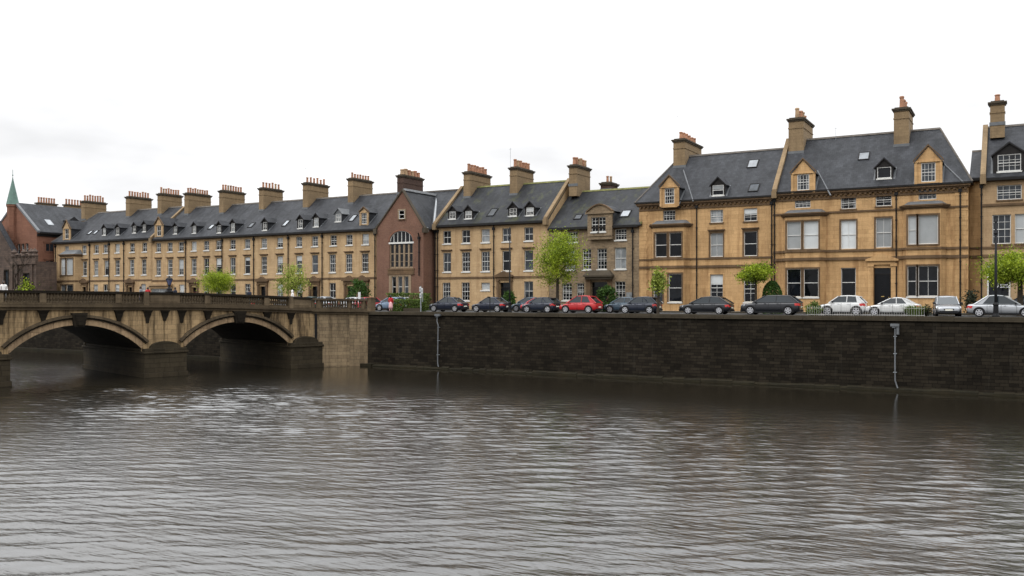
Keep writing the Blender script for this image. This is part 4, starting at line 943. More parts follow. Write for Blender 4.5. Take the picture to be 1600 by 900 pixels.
# ---------------------------------------------------------------- ground, street, quay
QL, QR = -420.0, 70.0
def slab(name, x0, x1, y0, y1, z, mat, thick=.3):
    m = MB(); m.box(x0, x1, y0, y1, z-thick, z); return tag(m.build(name, mat), kind='structure')
slab('ground', -1500, 900, 98.6, 1500, ST-.12, M['earth'])
slab('road', QL, QR, QY+.62, 84.2, ST, M['asphalt'], .6)
slab('pavement', QL, QR, 84.204, 98.6, ST+.12, M['paving'], .6)
m = MB(); m.box(QL, QR, 84.05, 84.2, ST-.1, ST+.124); tag(m.build('kerb', M['coping']), kind='structure')
for i in range(26):
    if i % 2: continue
    pass
m = MB()
for i in range(40): m.box(-95+i*3.2, -93.4+i*3.2, 80.45, 80.55, ST+.001, ST+.004)
tag(m.build('road_marking', M['sign']), kind='structure')

quay = empty('quay_wall', (-20, QY, 0)); tag(quay, 'long dark stone quay wall rising from the river below the parked cars', 'wall')
m = MB()
m.quad((QL,QY-.32,-3),(QR,QY-.32,-3),(QR,QY,ST-.32),(QL,QY,ST-.32)); m.quad((QL,QY,ST-.32),(QR,QY,ST-.32),(QR,QY+.615,ST-.32),(QL,QY+.615,ST-.32))
m.build('wall_face', M['quay'], quay, recalc=False)
m = MB(); r2 = random.Random(3); x = -62.0
while x < QR:
    w = r2.uniform(1.5, 2.6); d = r2.uniform(-.015, .015)
    m.box(x+.006, x+w-.006, QY-.16+d, QY+.6, ST-.318, ST+.03+d); x += w
m.box(QL, -62.0, QY-.16, QY+.6, ST-.318, ST+.02)
m.build('coping', M['coping'], quay, bevel=.02)
m = MB(); x = -58.0
while x < QR:
    w = r2.uniform(.5, 1.7); h = .26+r2.uniform(-.07, .06); d = r2.uniform(-.05, .04)
    m.hexa([(x,QY-.62-d,-2),(x+w,QY-.62-d,-2),(x+w,QY-.2,-2),(x,QY-.2,-2),(x,QY-.52-d,h-.14),(x+w,QY-.52-d,h-.1),(x+w,QY-.25,h),(x,QY-.25,h)]); x += w*.98
m.box(QL, -58.0, QY-.7, QY-.2, -2, .25)
m.build('footing', M['moss'], quay)
# projecting string of darker stone just below the coping
def drain(x, y0, y1, side=False):
    u = up(x, QY-.3); zt = zp(x, y0, QY-.3)
    lab = 'pale drainpipe with kinked neck on the quay wall nearer the bridge' if not side else 'pale drainpipe with boxed head on the quay wall below the parked saloon'
    root = empty('drainpipe', (u, QY-.3, .2)); tag(root, lab, 'drainpipe', 'drainpipes on the quay wall')
    p = MB(); p.tube([(u-.12,QY-.2,zt-.3),(u-.12,QY-.25,zt-.75),(u+.06,QY-.32,zt-1.15),(u+.06,QY-.4,1.2),(u+.1,QY-.46,.6),(u+.22,QY-.5,.25)] if not side else [(u,QY-.25,zt-.4),(u,QY-.34,2),(u+.02,QY-.42,.8),(u+.2,QY-.5,.25)], .055, 8)
    p.build('pipe', M['galv'], root)
    b = MB(); b.box(u-.32, u+.28, QY-.42, QY-.04, zt-.24, zt-.04); b.box(u-.2, u+.04, QY-.36, QY-.06, zt-.36, zt-.242)
    if side: b.box(u+.1, u+.27, QY-.34, QY-.06, zt-.85, zt-.242)
    b.build('hopper_head', M['galv'], root)
    c = MB()
    for z in (1.4, 2.8, 4.1): c.box(u-.12 if side else u-.04, u+.12 if side else u+.16, QY-.5+z*.05, QY-.1, z, z+.05)
    c.build('pipe_clips', M['steel'], root)
drain(684, 490, 572); drain(1398.5, 505, 605, True)

# ---------------------------------------------------------------- bridge
B0 = (-66.1, 57.0); BD = (.279, .960); BW = (-.960, .279)
BWID = 14.0
def BP(s, w, z): return (B0[0]+BD[0]*s+BW[0]*w, B0[1]+BD[1]*s+BW[1]*w, z)
def zt(s): return 7.5-.010*s if s < 0 else 7.5-.0285*s-.0006*s*s
bridge = empty('bridge', BP(-2.75, 7, 0)); tag(bridge, 'low stone arch bridge with balustraded parapet and blackened piers', 'bridge')
SPR, RISE, HS = 2.6, 2.15, 5.25
arches = [4.4, -10.05, -24.5, -38.95]
piers = [(-4.72, -.92), (-19.2, -15.35), (-33.7, -29.8), (-48.2, -44.3), (9.72, 13.3)]
S0, S1 = -50.0, 13.3
Rr = (HS*HS+RISE*RISE)/(2*RISE)
def arcz(ds, R=Rr, add=0): return SPR+RISE-Rr+math.sqrt(max(0,(R)**2-ds*ds))
def sweep(mb, s0, s1, w0, w1, zlo, zhi, step=1.5):
    n = max(1, int(abs(s1-s0)/step)); ss = [s0+(s1-s0)*i/n for i in range(n+1)]
    for a, b in zip(ss[:-1], ss[1:]):
        mb.hexa([BP(a,w0,zlo(a)),BP(b,w0,zlo(b)),BP(b,w1,zlo(b)),BP(a,w1,zlo(a)),BP(a,w0,zhi(a)),BP(b,w0,zhi(b)),BP(b,w1,zhi(b)),BP(a,w1,zhi(a))])
NA = 28
for W0, sg in ((0.0, 1), (BWID, -1)):
    m = MB()
    for c in arches:
        for i in range(NA):
            a, b = -HS+2*HS*i/NA, -HS+2*HS*(i+1)/NA
            m.quad(BP(c+a,W0,arcz(a)),BP(c+b,W0,arcz(b)),BP(c+b,W0,zt(c+b)-1.58),BP(c+a,W0,zt(c+a)-1.58))
    for p0, p1 in piers:
        cs = [c for c in arches]
        a = max([c+HS for c in cs if c+HS <= p0+1.5] or [p0]); b = min([c-HS for c in cs if c-HS >= p1-1.5] or [p1])
        m.quad(BP(a,W0,SPR-.4),BP(b,W0,SPR-.4),BP(b,W0,zt(b)-1.58),BP(a,W0,zt(a)-1.58))
    m.build('spandrel_wall', M['bridge'], bridge, recalc=False)
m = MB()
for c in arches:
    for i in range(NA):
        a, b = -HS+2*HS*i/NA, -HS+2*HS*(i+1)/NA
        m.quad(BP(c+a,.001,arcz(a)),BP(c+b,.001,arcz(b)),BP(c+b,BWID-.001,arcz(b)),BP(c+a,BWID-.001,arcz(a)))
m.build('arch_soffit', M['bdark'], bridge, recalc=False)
for c in arches:
    m = MB(); h = MB(); t = MB()
    for i in range(NA):
        a0, a1 = -HS+2*HS*i/NA, -HS+2*HS*(i+1)/NA
        t0, t1 = math.asin(a0/Rr), math.asin(a1/Rr)
        zc = SPR+RISE-Rr
        def P(t, q, w): return BP(c+(Rr+q)*math.sin(t), w, zc+(Rr+q)*math.cos(t))
        g = .0008
        for mb, q0, q1, w in ((m, .0, .5, -.07), (h, .502, .64, -.22), (t, .642, .86, -.34)):
            mb.hexa([P(t0+g,q0,w),P(t1-g,q0,w),P(t1-g,q1,w),P(t0+g,q1,w),P(t0+g,q0,.02),P(t1-g,q0,.02),P(t1-g,q1,.02),P(t0+g,q1,.02)])
    ro = m.build('arch_ring', M['ring'], bridge)
    h.v = h.v+t.v if False else h.v
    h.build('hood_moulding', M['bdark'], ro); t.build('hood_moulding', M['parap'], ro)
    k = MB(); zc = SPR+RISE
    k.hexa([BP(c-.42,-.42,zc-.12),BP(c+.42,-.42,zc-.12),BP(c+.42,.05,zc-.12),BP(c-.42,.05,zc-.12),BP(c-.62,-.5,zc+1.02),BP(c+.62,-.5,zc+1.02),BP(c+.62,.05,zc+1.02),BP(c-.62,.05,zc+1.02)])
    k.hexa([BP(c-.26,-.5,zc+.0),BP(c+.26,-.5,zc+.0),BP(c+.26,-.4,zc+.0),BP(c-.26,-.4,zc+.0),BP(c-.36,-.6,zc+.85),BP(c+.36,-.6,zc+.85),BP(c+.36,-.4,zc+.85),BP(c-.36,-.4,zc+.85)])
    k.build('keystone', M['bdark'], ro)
for p0, p1 in piers:
    m = MB()
    def ring(e, z0, z1, w=-.62): sweep(m, p0-e, p1+e, w-e, BWID-w+e, lambda s: z0, lambda s: z1, 99)
    if p0 > 5: pass
    ring(.0, -3, 2.1); ring(.1, -3, .42); ring(.12, 2.102, 2.3); ring(.02, 2.302, 2.55)
    po = m.build('pier', M['pierst'], bridge, bevel=.04)
    n = MB(); cm = (p0+p1)/2; pts = [(cm-1.35*math.cos(math.pi*i/10), 2.552+.62*math.sin(math.pi*i/10)) for i in range(11)]
    n.prism([BP(s,-.58,z) for s, z in pts], [BP(s,.01,z) for s, z in pts]); n.build('cutwater_cap', M['pierst'], po)
    m = MB()
    m.hexa([BP(p0+.05,-.12,2.55),BP(p1-.05,-.12,2.55),BP(p1-.05,.01,2.55),BP(p0+.05,.01,2.55),BP(p0+.05,-.12,zt(p0)-1.58),BP(p1-.05,-.12,zt(p1)-1.58),BP(p1-.05,.01,zt(p1)-1.58),BP(p0+.05,.01,zt(p0)-1.58)])
    m.build('pilaster', M['bridge'], po)
# cornice, parapet: runs on round the wing to the quay
m = MB()
sweep(m, S0, 12.6, -.18, .6, lambda s: zt(s)-1.60, lambda s: zt(s)-1.36); sweep(m, S0, 12.6, -.36, .6, lambda s: zt(s)-1.358, lambda s: zt(s)-1.2)
m2 = MB(); sweep(m2, S0, 12.6, BWID-.6, BWID+.36, lambda s: zt(s)-1.60, lambda s: zt(s)-1.2); m2.build('cornice', M['parap'], bridge)
m.build('cornice', M['parap'], bridge)
m = MB(); sweep(m, S0, 16.8, .62, BWID-.62, lambda s: zt(s)-1.7, lambda s: zt(s)-1.12); m.build('deck', M['asphalt'], bridge)
m = MB(); sweep(m, S0, 12.6, -.1, .42, lambda s: zt(s)-1.198, lambda s: zt(s)-.98); m.build('parapet_base', M['parap'], bridge); m = MB(); sweep(m, S0, 12.6, BWID-.42, BWID+.1, lambda s: zt(s)-1.198, lambda s: zt(s)-.98); m.build('parapet_base', M['parap'], bridge)
m = MB(); sweep(m, S0, 12.6, -.16, .48, lambda s: zt(s)-.2, lambda s: zt(s)-.06); sweep(m, S0, 12.6, -.08, .4, lambda s: zt(s)-.058, lambda s: zt(s)); m.build('parapet_coping', M['bdark'], bridge); m = MB(); sweep(m, S0, 12.6, BWID-.48, BWID+.16, lambda s: zt(s)-1.0, lambda s: zt(s)); m.build('parapet_wall', M['parap'], bridge)
solids = [(-48,-44.6),(-33.6,-30),(-19.1,-15.7),(-4.62,-1.3),(9.75,12.3)]
peds = [-41.5,-36.4,-27.0,-21.9,-12.8,-6.75,1.3,7.35]
for a, b in solids:
    m = MB(); sweep(m, a, b, -.06, .38, lambda s: zt(s)-.978, lambda s: zt(s)-.202); sweep(m, a+.02, a+.45, -.2, .45, lambda s: zt(s)-1.19, lambda s: zt(s)+.03); sweep(m, a+.6, b-.2, -.1, -.062, lambda s: zt(s)-.85, lambda s: zt(s)-.32)
    m.build('parapet_panel', M['parap2'], bridge)
for p in peds:
    m = MB(); sweep(m, p-.26, p+.26, -.12, .44, lambda s: zt(s)-.978, lambda s: zt(s)-.202); m.build('pedestal', M['parap2'], bridge)
edges = sorted([(a, b) for a, b in solids]+[(p-.26, p+.26) for p in peds])
def baluster_run(mb, P, n, zlo, zhi):
    for i in range(n):
        x, y, _ = P((i+.5)/n); a, b = zlo((i+.5)/n), zhi((i+.5)/n); H = b-a
        mb.lathe((x,y,a), [(.125,0),(.125,.08*H),(.075,.16*H),(.125,.38*H),(.115,.5*H),(.075,.78*H),(.122,.9*H),(.122,H)], 6)
for (a0, a1), (b0, b1) in zip(edges[:-1], edges[1:]):
    if b0-a1 < .3: continue
    m = MB(); n = int((b0-a1)/.235)
    baluster_run(m, lambda t: BP(a1+(b0-a1)*t, .16, 0), n, lambda t: zt(a1+(b0-a1)*t)-.978, lambda t: zt(a1+(b0-a1)*t)-.202)
    m.build('balustrade', M['parap'], bridge)
for s in [-41.5,-36.4,-27.0,-21.9,-18.9,-15.9,-12.8,-6.75,-4.3,-2.75,-1.2,1.3,7.35,9.95]:
    m = MB(); zb = zt(s)-1.602; big = s in (-4.3,-1.2,9.95,-15.9,-18.9)
    for (w_, d_, z0_, z1_) in ((.42,.3,.3,0),(.3,.22,.65,.3),(.18,.14,1.15 if big else .95,.65)):
        m.hexa([BP(s-w_*.7,-.12-d_*.5,zb-z0_),BP(s+w_*.7,-.12-d_*.5,zb-z0_),BP(s+w_*.7,.0,zb-z0_),BP(s-w_*.7,.0,zb-z0_),BP(s-w_,-.12-d_,zb-z1_),BP(s+w_,-.12-d_,zb-z1_),BP(s+w_,.0,zb-z1_),BP(s-w_,.0,zb-z1_)])
    m.build('corbel', M['bdark'], bridge)
# wing of the abutment and its parapet
wing = empty('bridge_abutment', (-61,71,0)); tag(wing, 'splayed buff stone abutment joining the bridge to the quay wall', 'abutment')
pa = BP(12.6,0,0); pts = [(BP(12.45,.0,0)[0],BP(12.45,.0,0)[1]), (pa[0]+.45,pa[1]+.35), (-60.4,72.1), (-59.2,73.0), (-58.75,73.45)]
m = MB()
for (a, b), (c, d) in zip(pts[:-1], pts[1:]):
    nx, ny = (d-b), -(c-a); L = math.hypot(nx, ny); nx, ny = nx/L*.3, ny/L*.3
    m.quad((a+nx,b+ny,-3),(c+nx,d+ny,-3),(c,d,ST-.1),(a,b,ST-.1))
m.build('wall_face', M['wing'], wing, recalc=False)
dp = MB(); q = BP(12.75,-.25,0); dp.tube([(q[0],q[1],0),(q[0],q[1],5.5)], .12, 8); dp.build('downpipe', M['black'], wing)
def run(mb, e0, e1, z0, z1):
    P = []
    for i, (a, b) in enumerate(pts):
        a2, b2 = pts[min(i+1,len(pts)-1)]; a0, b0 = pts[max(i-1,0)]
        tx, ty = a2-a0, b2-b0; L = math.hypot(tx,ty); P.append((a,b,ty/L,-tx/L))
    def zz(i): return [7.0,6.98,6.93,6.9,6.88][i]
    for i in range(len(P)-1):
        q = []
        for zf in (z0, z1):
            for j, e in ((i,e0),(i+1,e0),(i+1,e1),(i,e1)):
                a,b,nx,ny = P[j]; q.append((a+nx*e,b+ny*e,zz(j)+zf))
        mb.hexa(q)
m = MB(); run(m,.36,-.6,-1.36,-1.2); run(m,.18,-.6,-1.6,-1.362); m.build('cornice', M['parap'], wing)
m = MB(); run(m,.1,-.42,-1.198,-.98); run(m,.16,-.48,-.2,0); m.build('parapet_coping', M['parap'], wing)
for i in range(len(pts)-1):
    (a,b),(c,d) = pts[i], pts[i+1]; L = math.hypot(c-a,d-b)
    m = MB(); tx, ty = (c-a)/L, (d-b)/L; nx, ny = ty, -tx; z0 = [7.0,6.98,6.93,6.9][i]-.978
    if L > .8: baluster_run(m, lambda t: (a+tx*L*t-nx*.16,b+ty*L*t-ny*.16,0), max(2,int(L/.26)), lambda t: z0, lambda t: z0+.776); m.build('balustrade', M['parap'], wing)
    m = MB(); m.lathe((a-nx*.16,b-ny*.16,z0), [(.3,0),(.3,.776)], 4); m.build('pedestal', M['parap2'], wing)
a, b = pts[-1]; m = MB(); m.box(a-.2,a+.35,b-.3,b+.4,ST-.2,6.95); m.box(a-.26,a+.41,b-.36,b+.46,6.951,7.08); m.build('end_pier', M['parap2'], wing)

# ---------------------------------------------------------------- river
def river():
    x0, x1, y0, y1, st = -112.0, 30.0, 10.0, 72.9, .1
    nx, ny = int((x1-x0)/st), int((y1-y0)/st)
    X, Y = np.meshgrid(np.linspace(x0,x1,nx+1), np.linspace(y0,y1,ny+1), indexing='ij')
    rg = np.random.default_rng(5)
    H = np.zeros_like(X)
    # gentle drift of the phase so crests meander
    ph = np.zeros_like(X)
    for i in range(6):
        k = rg.uniform(.04,.13); t = rg.uniform(0,6.28); ph += .9*np.sin(k*(X*np.cos(t)+Y*np.sin(t))+rg.uniform(0,6.28))
    for i in range(70):
        lam = float(np.exp(rg.uniform(np.log(.32), np.log(1.7)))); k = 2*np.pi/lam
        th = R(116)+rg.normal(0, R(15)); p = rg.uniform(0,6.28)
        kb, tb = rg.uniform(.25,.8)/lam**.6, th+np.pi/2+rg.normal(0,.5)
        br = np.clip(.35+np.sin(kb*(X*np.cos(tb)+Y*np.sin(tb))+rg.uniform(0,6.28)+1.3*ph)*.65, 0, 1)
        H += WAVE*.0042*lam*br*(np.exp(1.7*(np.sin(k*(X*np.cos(th)+Y*np.sin(th))+p+ph*rg.uniform(.8,2.2))-1))-.4)*2
    for i in range(9):
        lam = rg.uniform(3.5,9); k = 2*np.pi/lam; th = R(112)+rg.normal(0,R(24)); H += WAVE*.0010*lam*np.sin(k*(X*np.cos(th)+Y*np.sin(th))+rg.uniform(0,6.28)+ph)
    H = H+.55*np.abs(H)*np.sign(H)*0.0
    # patches of rougher and smoother water; lee of the quay wall and of the bridge is calmer
    pt = np.zeros_like(X)
    for i in range(10):
        k = rg.uniform(.05,.22); t = rg.normal(R(75),.5); pt += np.sin(k*(X*np.cos(t)*.45+Y*np.sin(t))+rg.uniform(0,6.28))
    pt = 1+.2*pt
    d = 73.0-Y; c = np.clip((d-5.0)/22.0, 0, 1); c = c*c*(3-2*c)
    sb = (X-B0[0])*BW[0]+(Y-B0[1])*BW[1]
    e = np.clip((-sb-.5)/9.0, 0, 1); e = np.where(sb > BWID-2, np.clip((sb-BWID+2)/4,0,1)*.8, e); e = e*e*(3-2*e)
    env = (.10+.90*c)*(.3+.7*e)*np.clip(pt,.45,1.6)
    H *= env
    edge = np.minimum(np.minimum(X-x0, x1-X), np.minimum(Y-y0, y1-Y)); H *= np.clip(edge/1.5,0,1)
    co = np.stack([X.ravel(),Y.ravel(),H.ravel()],1)
    idx = np.arange((nx+1)*(ny+1)).reshape(nx+1,ny+1)
    q = np.stack([idx[:-1,:-1],idx[1:,:-1],idx[1:,1:],idx[:-1,1:]],-1).reshape(-1,4)
    n0 = len(co); big = [(QL,-900),(QR+30,-900),(QR+30,QY),(QL,QY)]
    ring = [(x0,y0),(x1,y0),(x1,y1),(x0,y1)]
    co = np.vstack([co, [[a,b,0] for a,b in big], [[a,b,0] for a,b in ring]])
    ex = np.array([[n0,n0+1,n0+5,n0+4],[n0+1,n0+2,n0+6,n0+5],[n0+2,n0+3,n0+7,n0+6],[n0+3,n0,n0+4,n0+7]])
    faces = np.vstack([q, ex])
    me = bpy.data.meshes.new('water')
    me.vertices.add(len(co)); me.vertices.foreach_set('co', co.astype(np.float32).ravel())
    me.loops.add(faces.size); me.loops.foreach_set('vertex_index', faces.astype(np.int32).ravel())
    me.polygons.add(len(faces)); me.polygons.foreach_set('loop_start', np.arange(0,faces.size,4,dtype=np.int32)); me.polygons.foreach_set('loop_total', np.full(len(faces),4,dtype=np.int32))
    me.update(calc_edges=True); me.polygons.foreach_set('use_smooth', [True]*len(faces))
    t = NT('river water'); p = t.p
    p.inputs['Base Color'].default_value = (.011,.009,.0055,1); p.inputs['Roughness'].default_value = .045; p.inputs['IOR'].default_value = 1.9
    p.inputs['Specular IOR Level'].default_value = .5
    vec = t.uv(obj=True)
    mp = t.node('ShaderNodeMapping'); mp.inputs['Rotation'].default_value = (0,0,R(-30)); mp.inputs['Scale'].default_value = (1.1,4.6,1); t.link(vec, mp.inputs['Vector'])
    n = t.noise(mp.outputs['Vector'], 1.0, 3, .55)
    sx = t.node('ShaderNodeSeparateXYZ'); t.link(vec, sx.inputs['Vector'])
    mr = t.node('ShaderNodeMapRange'); mr.inputs['From Min'].default_value = 68; mr.inputs['From Max'].default_value = 52; mr.inputs['To Min'].default_value = .12; mr.inputs['To Max'].default_value = 1; t.link(sx.outputs['Y'], mr.inputs['Value'])
    rr = t.node('ShaderNodeMapRange'); rr.inputs['From Min'].default_value = 69; rr.inputs['From Max'].default_value = 56; rr.inputs['To Min'].default_value = .05; rr.inputs['To Max'].default_value = .17; t.link(sx.outputs['Y'], rr.inputs['Value']); t.link(rr.outputs['Result'], p.inputs['Roughness'])
    ml = t.node('ShaderNodeMath'); ml.operation = 'MULTIPLY'; t.link(n, ml.inputs[0]); t.link(mr.outputs['Result'], ml.inputs[1])
    t.bump(ml.outputs['Value'], RIPPLE, .12)
    me.materials.append(t.mat)
    o = bpy.data.objects.new('water', me); COL.objects.link(o); tag(o, kind='structure')
WAVE, RIPPLE = .85, .3
river()
m = MB(); m.quad((-1500,-900,-3.2),(900,-900,-3.2),(900,99,-3.2),(-1500,99,-3.2)); tag(m.build('river_bed', M['earth']), kind='structure')
# ---------------------------------------------------------------- cars
def car_paint(name, col, metal=.3, coat=.6): 
    return plain(name, col, .3, .35, metal, 0, 1, coat)
P = {'navy': car_paint('navy car paint', (.012,.016,.03)), 'black': car_paint('black car paint', (.009,.010,.013)), 'red': car_paint('red car paint', (.38,.012,.014), .1), 'teal': car_paint('blue grey car paint', (.035,.06,.085)),
     'white': car_paint('white car paint', (.52,.52,.51), 0), 'silver': car_paint('silver car paint', (.32,.33,.345), .5), 'slateblue': car_paint('pale blue car paint', (.16,.22,.30)), 'pinkred': car_paint('faded red car paint', (.42,.05,.06), .1), 'green': car_paint('dark green car paint', (.015,.04,.04))}
CARS = {  # base length, height, hood height, cabin: front base, roof front, roof rear, rear base, beltline, tail height
 'hatch': (4.2,1.48,.83,.92,1.95,3.3,4.12,.96,1.0), 'saloon': (4.6,1.45,.83,1.15,2.15,3.2,4.1,.95,1.0), 'suv': (4.5,1.64,.94,1.0,1.9,3.75,4.42,1.05,1.1), 'estate': (4.6,1.48,.83,1.1,2.1,3.8,4.55,.96,1.03)}
def make_car(kind, paint, label, loc, rz, L=None, hs=1.0, group='cars parked along the quay', W=1.78, rails=False):
    bl, H, hood, xa, xb, xc, xd, belt, tail = CARS[kind]
    f = (L or bl)/bl; L = bl*f; H *= hs
    xa, xb, xc, xd = xa*f, xb*f, xc*f, xd*f
    root = empty('parked_car', loc, rz); tag(root, label, 'car', group)
    x = lambda v: v-L/2; hw = W/2
    st = [(0.0,.80,.36,.60),(.06,.88,.28,.70*hood/.74),(.5,.97,.22,hood),(xa*.75,.99,.2,(hood+belt)/2-.01),(xa+.15,1.0,.2,belt),(L*.5,1.0,.2,belt+.01),(xd-.3,1.0,.2,belt+.03),(L-.32,.97,.22,tail),(L-.07,.92,.28,tail-.06),(L,.84,.36,tail-.2)]
    m = MB(); n = 12
    for (sx, k, zb, z1) in st:
        w = hw*k; zm = zb+(z1-zb)*.5
        half = [(0,zb),(w*.8,zb),(w*.97,zb+.1),(w,zm),(w*.985,z1-.1),(w*.9,z1-.015),(0,z1+.01)]
        ring = [(x(sx),a,z) for a,z in half]+[(x(sx),-a,z) for a,z in half[-2:0:-1]]
        m.v += ring
    n = len(ring)
    for i in range(len(st)-1):
        for j in range(n): m.f.append([i*n+j,i*n+(j+1)%n,(i+1)*n+(j+1)%n,(i+1)*n+j]); m.m.append(0)
    m.f.append(list(range(n))[::-1]); m.m.append(0); m.f.append([(len(st)-1)*n+j for j in range(n)]); m.m.append(0)
    bo = m.build('body', P[paint], root, smooth=True, world=False)
    ss = bo.modifiers.new('smooth', 'SUBSURF'); ss.levels = 1; ss.render_levels = 2
    # glasshouse
    g = MB(); wb, wt = hw*.92, hw*.73
    zb, zt = belt-.03, H-.05
    g.hexa([(x(xa),-wb*.94,zb),(x(xd),-wb*.94,zb),(x(xd),wb*.94,zb),(x(xa),wb*.94,zb),(x(xb),-wt,zt),(x(xc),-wt,zt),(x(xc),wt,zt),(x(xb),wt,zt)])
    g.build('windows', M['carglass'], root, world=False)
    r = MB(); o = .05
    def rr(xv, w, z, b): return (x(xv), w, z)
    secs = [(xb-.06,zt-.03,wt*.96),(xb+.15,zt+.035,wt*1.0),((xb+xc)/2,zt+.06,wt*1.0),(xc-.15,zt+.035,wt*1.0),(xc+.1,zt-.03,wt*.96)]
    b0 = len(r.v)
    for sx, z, w in secs: r.v += [(x(sx),-w-.02,z-.05),(x(sx),-w*.8,z+.012),(x(sx),0,z+.03),(x(sx),w*.8,z+.012),(x(sx),w+.02,z-.05),(x(sx),0,z-.06)]
    for i in range(len(secs)-1):
        for j in range(6): r.f.append([i*6+j,i*6+(j+1)%6,(i+1)*6+(j+1)%6,(i+1)*6+j]); r.m.append(0)
    r.f.append(list(range(6))[::-1]); r.m.append(0); r.f.append([(len(secs)-1)*6+j for j in range(6)]); r.m.append(0)
    r.build('roof_panel', P[paint], root, smooth=True, world=False)
    q = MB()
    for s in (-1, 1):
        a, b = s*wb*.945, s*wt*1.01
        q.tube([(x(xa-.05),a,zb),(x(xb),b,zt)], .042, 5); q.tube([(x(xd+.02),a,zb),(x(xc),b,zt)], .055, 5)
        xm = (xa+xd)/2; xm2 = (xb+xc)/2-.05; q.tube([(x(xm),a*1.005,zb),(x(xm2),b*1.01,zt)], .04, 5)
        if kind in ('hatch','suv','saloon'):
            q.hexa([(x(xd-.52),a*1.012,zb),(x(xd),a*1.012,zb),(x(xd),a*.97,zb),(x(xd-.52),a*.97,zb),(x(xc-.12),b*1.025,zt),(x(xc+.03),b*1.025,zt),(x(xc+.03),b*.97,zt),(x(xc-.12),b*.97,zt)])
        if kind == 'estate': q.tube([(x(xd-.75),a*1.005,zb),(x(xc-.6),b*1.01,zt)], .045, 5)
        q.tube([(x(xa-.02),a*1.03,zb+.015),(x(xd),a*1.03,zb+.035)], .03, 5)
    q.build('pillars', P[paint], root, world=False)
    # wheels
    wr = .34 if kind != 'suv' else .37
    for wx in (.82*f, L-.83*f):
        for s in (-1, 1):
            a = MB(); y = s*(hw-.005)
            c = [(x(wx)+(wr+.075)*math.cos(math.pi*i/10), y, wr+(wr+.075)*math.sin(math.pi*i/10)) for i in range(11)]
            a.prism([(x(wx)+wr+.07,y,.2)]+c[1:-1]+[(x(wx)-wr-.07,y,.2)], [(p[0],y-s*.3,p[2]) for p in [(x(wx)+wr+.07,y,.2)]+c[1:-1]+[(x(wx)-wr-.07,y,.2)]])
            a.build('wheel_arch', M['plastic'], root, world=False)
            t = MB(); y1 = s*(hw+.012); y0 = s*(hw-.2)
            def circ(rad, y, k=18): return [(x(wx)+rad*math.cos(2*math.pi*i/k), y, wr+rad*math.sin(2*math.pi*i/k)) for i in range(k)]
            t.prism(circ(wr,y0), circ(wr,y1)); wo = t.build('wheel', M['tyre'], root, world=False)
            d = MB(); y2 = y1+s*.004
            d.prism(circ(wr*.66,y1), circ(wr*.66,y2))
            d.build('disc', M['plastic'], wo, world=False)
            d = MB()
            for i in range(5):
                an = 2*math.pi*i/5+.3; ca, sa = math.cos(an), math.sin(an); e = .045
                d.hexa([(x(wx)+r_*ca+w_*sa*e, yy, wr+r_*sa-w_*ca*e) for yy in (y2,y2+s*.012) for (r_,w_) in ((.03,-1),(wr*.66,-1.3),(wr*.66,1.3),(.03,1))])
            k = 18; c0, c1, c2, c3 = circ(wr*.62,y2+s*.012), circ(wr*.72,y2+s*.012), circ(wr*.72,y1), circ(wr*.62,y1)
            for i in range(k): d.quad(c0[i],c0[(i+1)%k],c1[(i+1)%k],c1[i]); d.quad(c1[i],c1[(i+1)%k],c2[(i+1)%k],c2[i])
            d.build('rim', M['rim'], wo, world=False)
    for s in (-1, 1):
        h = MB(); h.hexa([(x(.02),s*hw*.5,hood-.2),(x(.36),s*hw*.985,hood-.2),(x(.42),s*hw*.95,hood-.17),(x(.2),s*hw*.5,hood-.17),(x(.05),s*hw*.52,hood-.08),(x(.42),s*hw*.975,hood-.05),(x(.5),s*hw*.93,hood-.03),(x(.2),s*hw*.5,hood-.05)]); h.build('headlight', M['head'], root, world=False)
        h = MB(); zz = tail-.36 if kind != 'suv' else tail-.32
        h.hexa([(x(L-.36),s*(hw*.985),zz),(x(L-.02),s*hw*.88,zz),(x(L+.012),s*hw*.55,zz+.02),(x(L-.3),s*hw*.6,zz+.02),(x(L-.42),s*(hw*.975),zz+.2),(x(L-.06),s*hw*.9,zz+.2),(x(L-.03),s*hw*.55,zz+.18),(x(L-.3),s*hw*.6,zz+.18)]); h.build('tail_light', M['tail'], root, world=False)
        h = MB(); h.lathe((x(xa+.28),s*(hw+.08),belt+.06), [(.03,-.07),(.1,-.05),(.11,.03),(.05,.08)], 8, sx=.7); h.tube([(x(xa+.28),s*(hw*.86),belt+.0),(x(xa+.28),s*(hw+.06),belt+.03)], .025, 5); h.build('wing_mirror', P[paint] if paint not in ('white','silver') else M['plastic'], root, world=False)
        h = MB(); yy = s*(hw+.004)
        for xx in (xa+.95*f, xa+1.9*f): h.box(x(xx)-.09, x(xx)+.09, min(yy,yy+s*.02), max(yy,yy+s*.02), belt-.13, belt-.095)
        h.build('door_handles', M['rim'] if paint in ('white','silver') else P[paint], root, world=False)
        h = MB()
        for xx in (xa+.22*f, xa+1.2*f, xa+2.1*f): h.box(x(xx)-.008, x(xx)+.008, min(s*hw*.97,s*(hw+.003)), max(s*hw*.97,s*(hw+.003)), .3, belt-.05)
        h.build('door_seams', M['plastic'], root, world=False)
    b = MB(); b.box(x(-.015), x(.2), -hw*.72, hw*.72, .26, .44); b.box(x(-.02), x(.12), -hw*.4, hw*.4, .5, .6); b.build('grille', M['plastic'], root, world=False)
    b = MB(); b.box(x(L-.25), x(L+.015), -hw*.8, hw*.8, .26, .42); b.build('rear_bumper', M['plastic'], root, world=False)
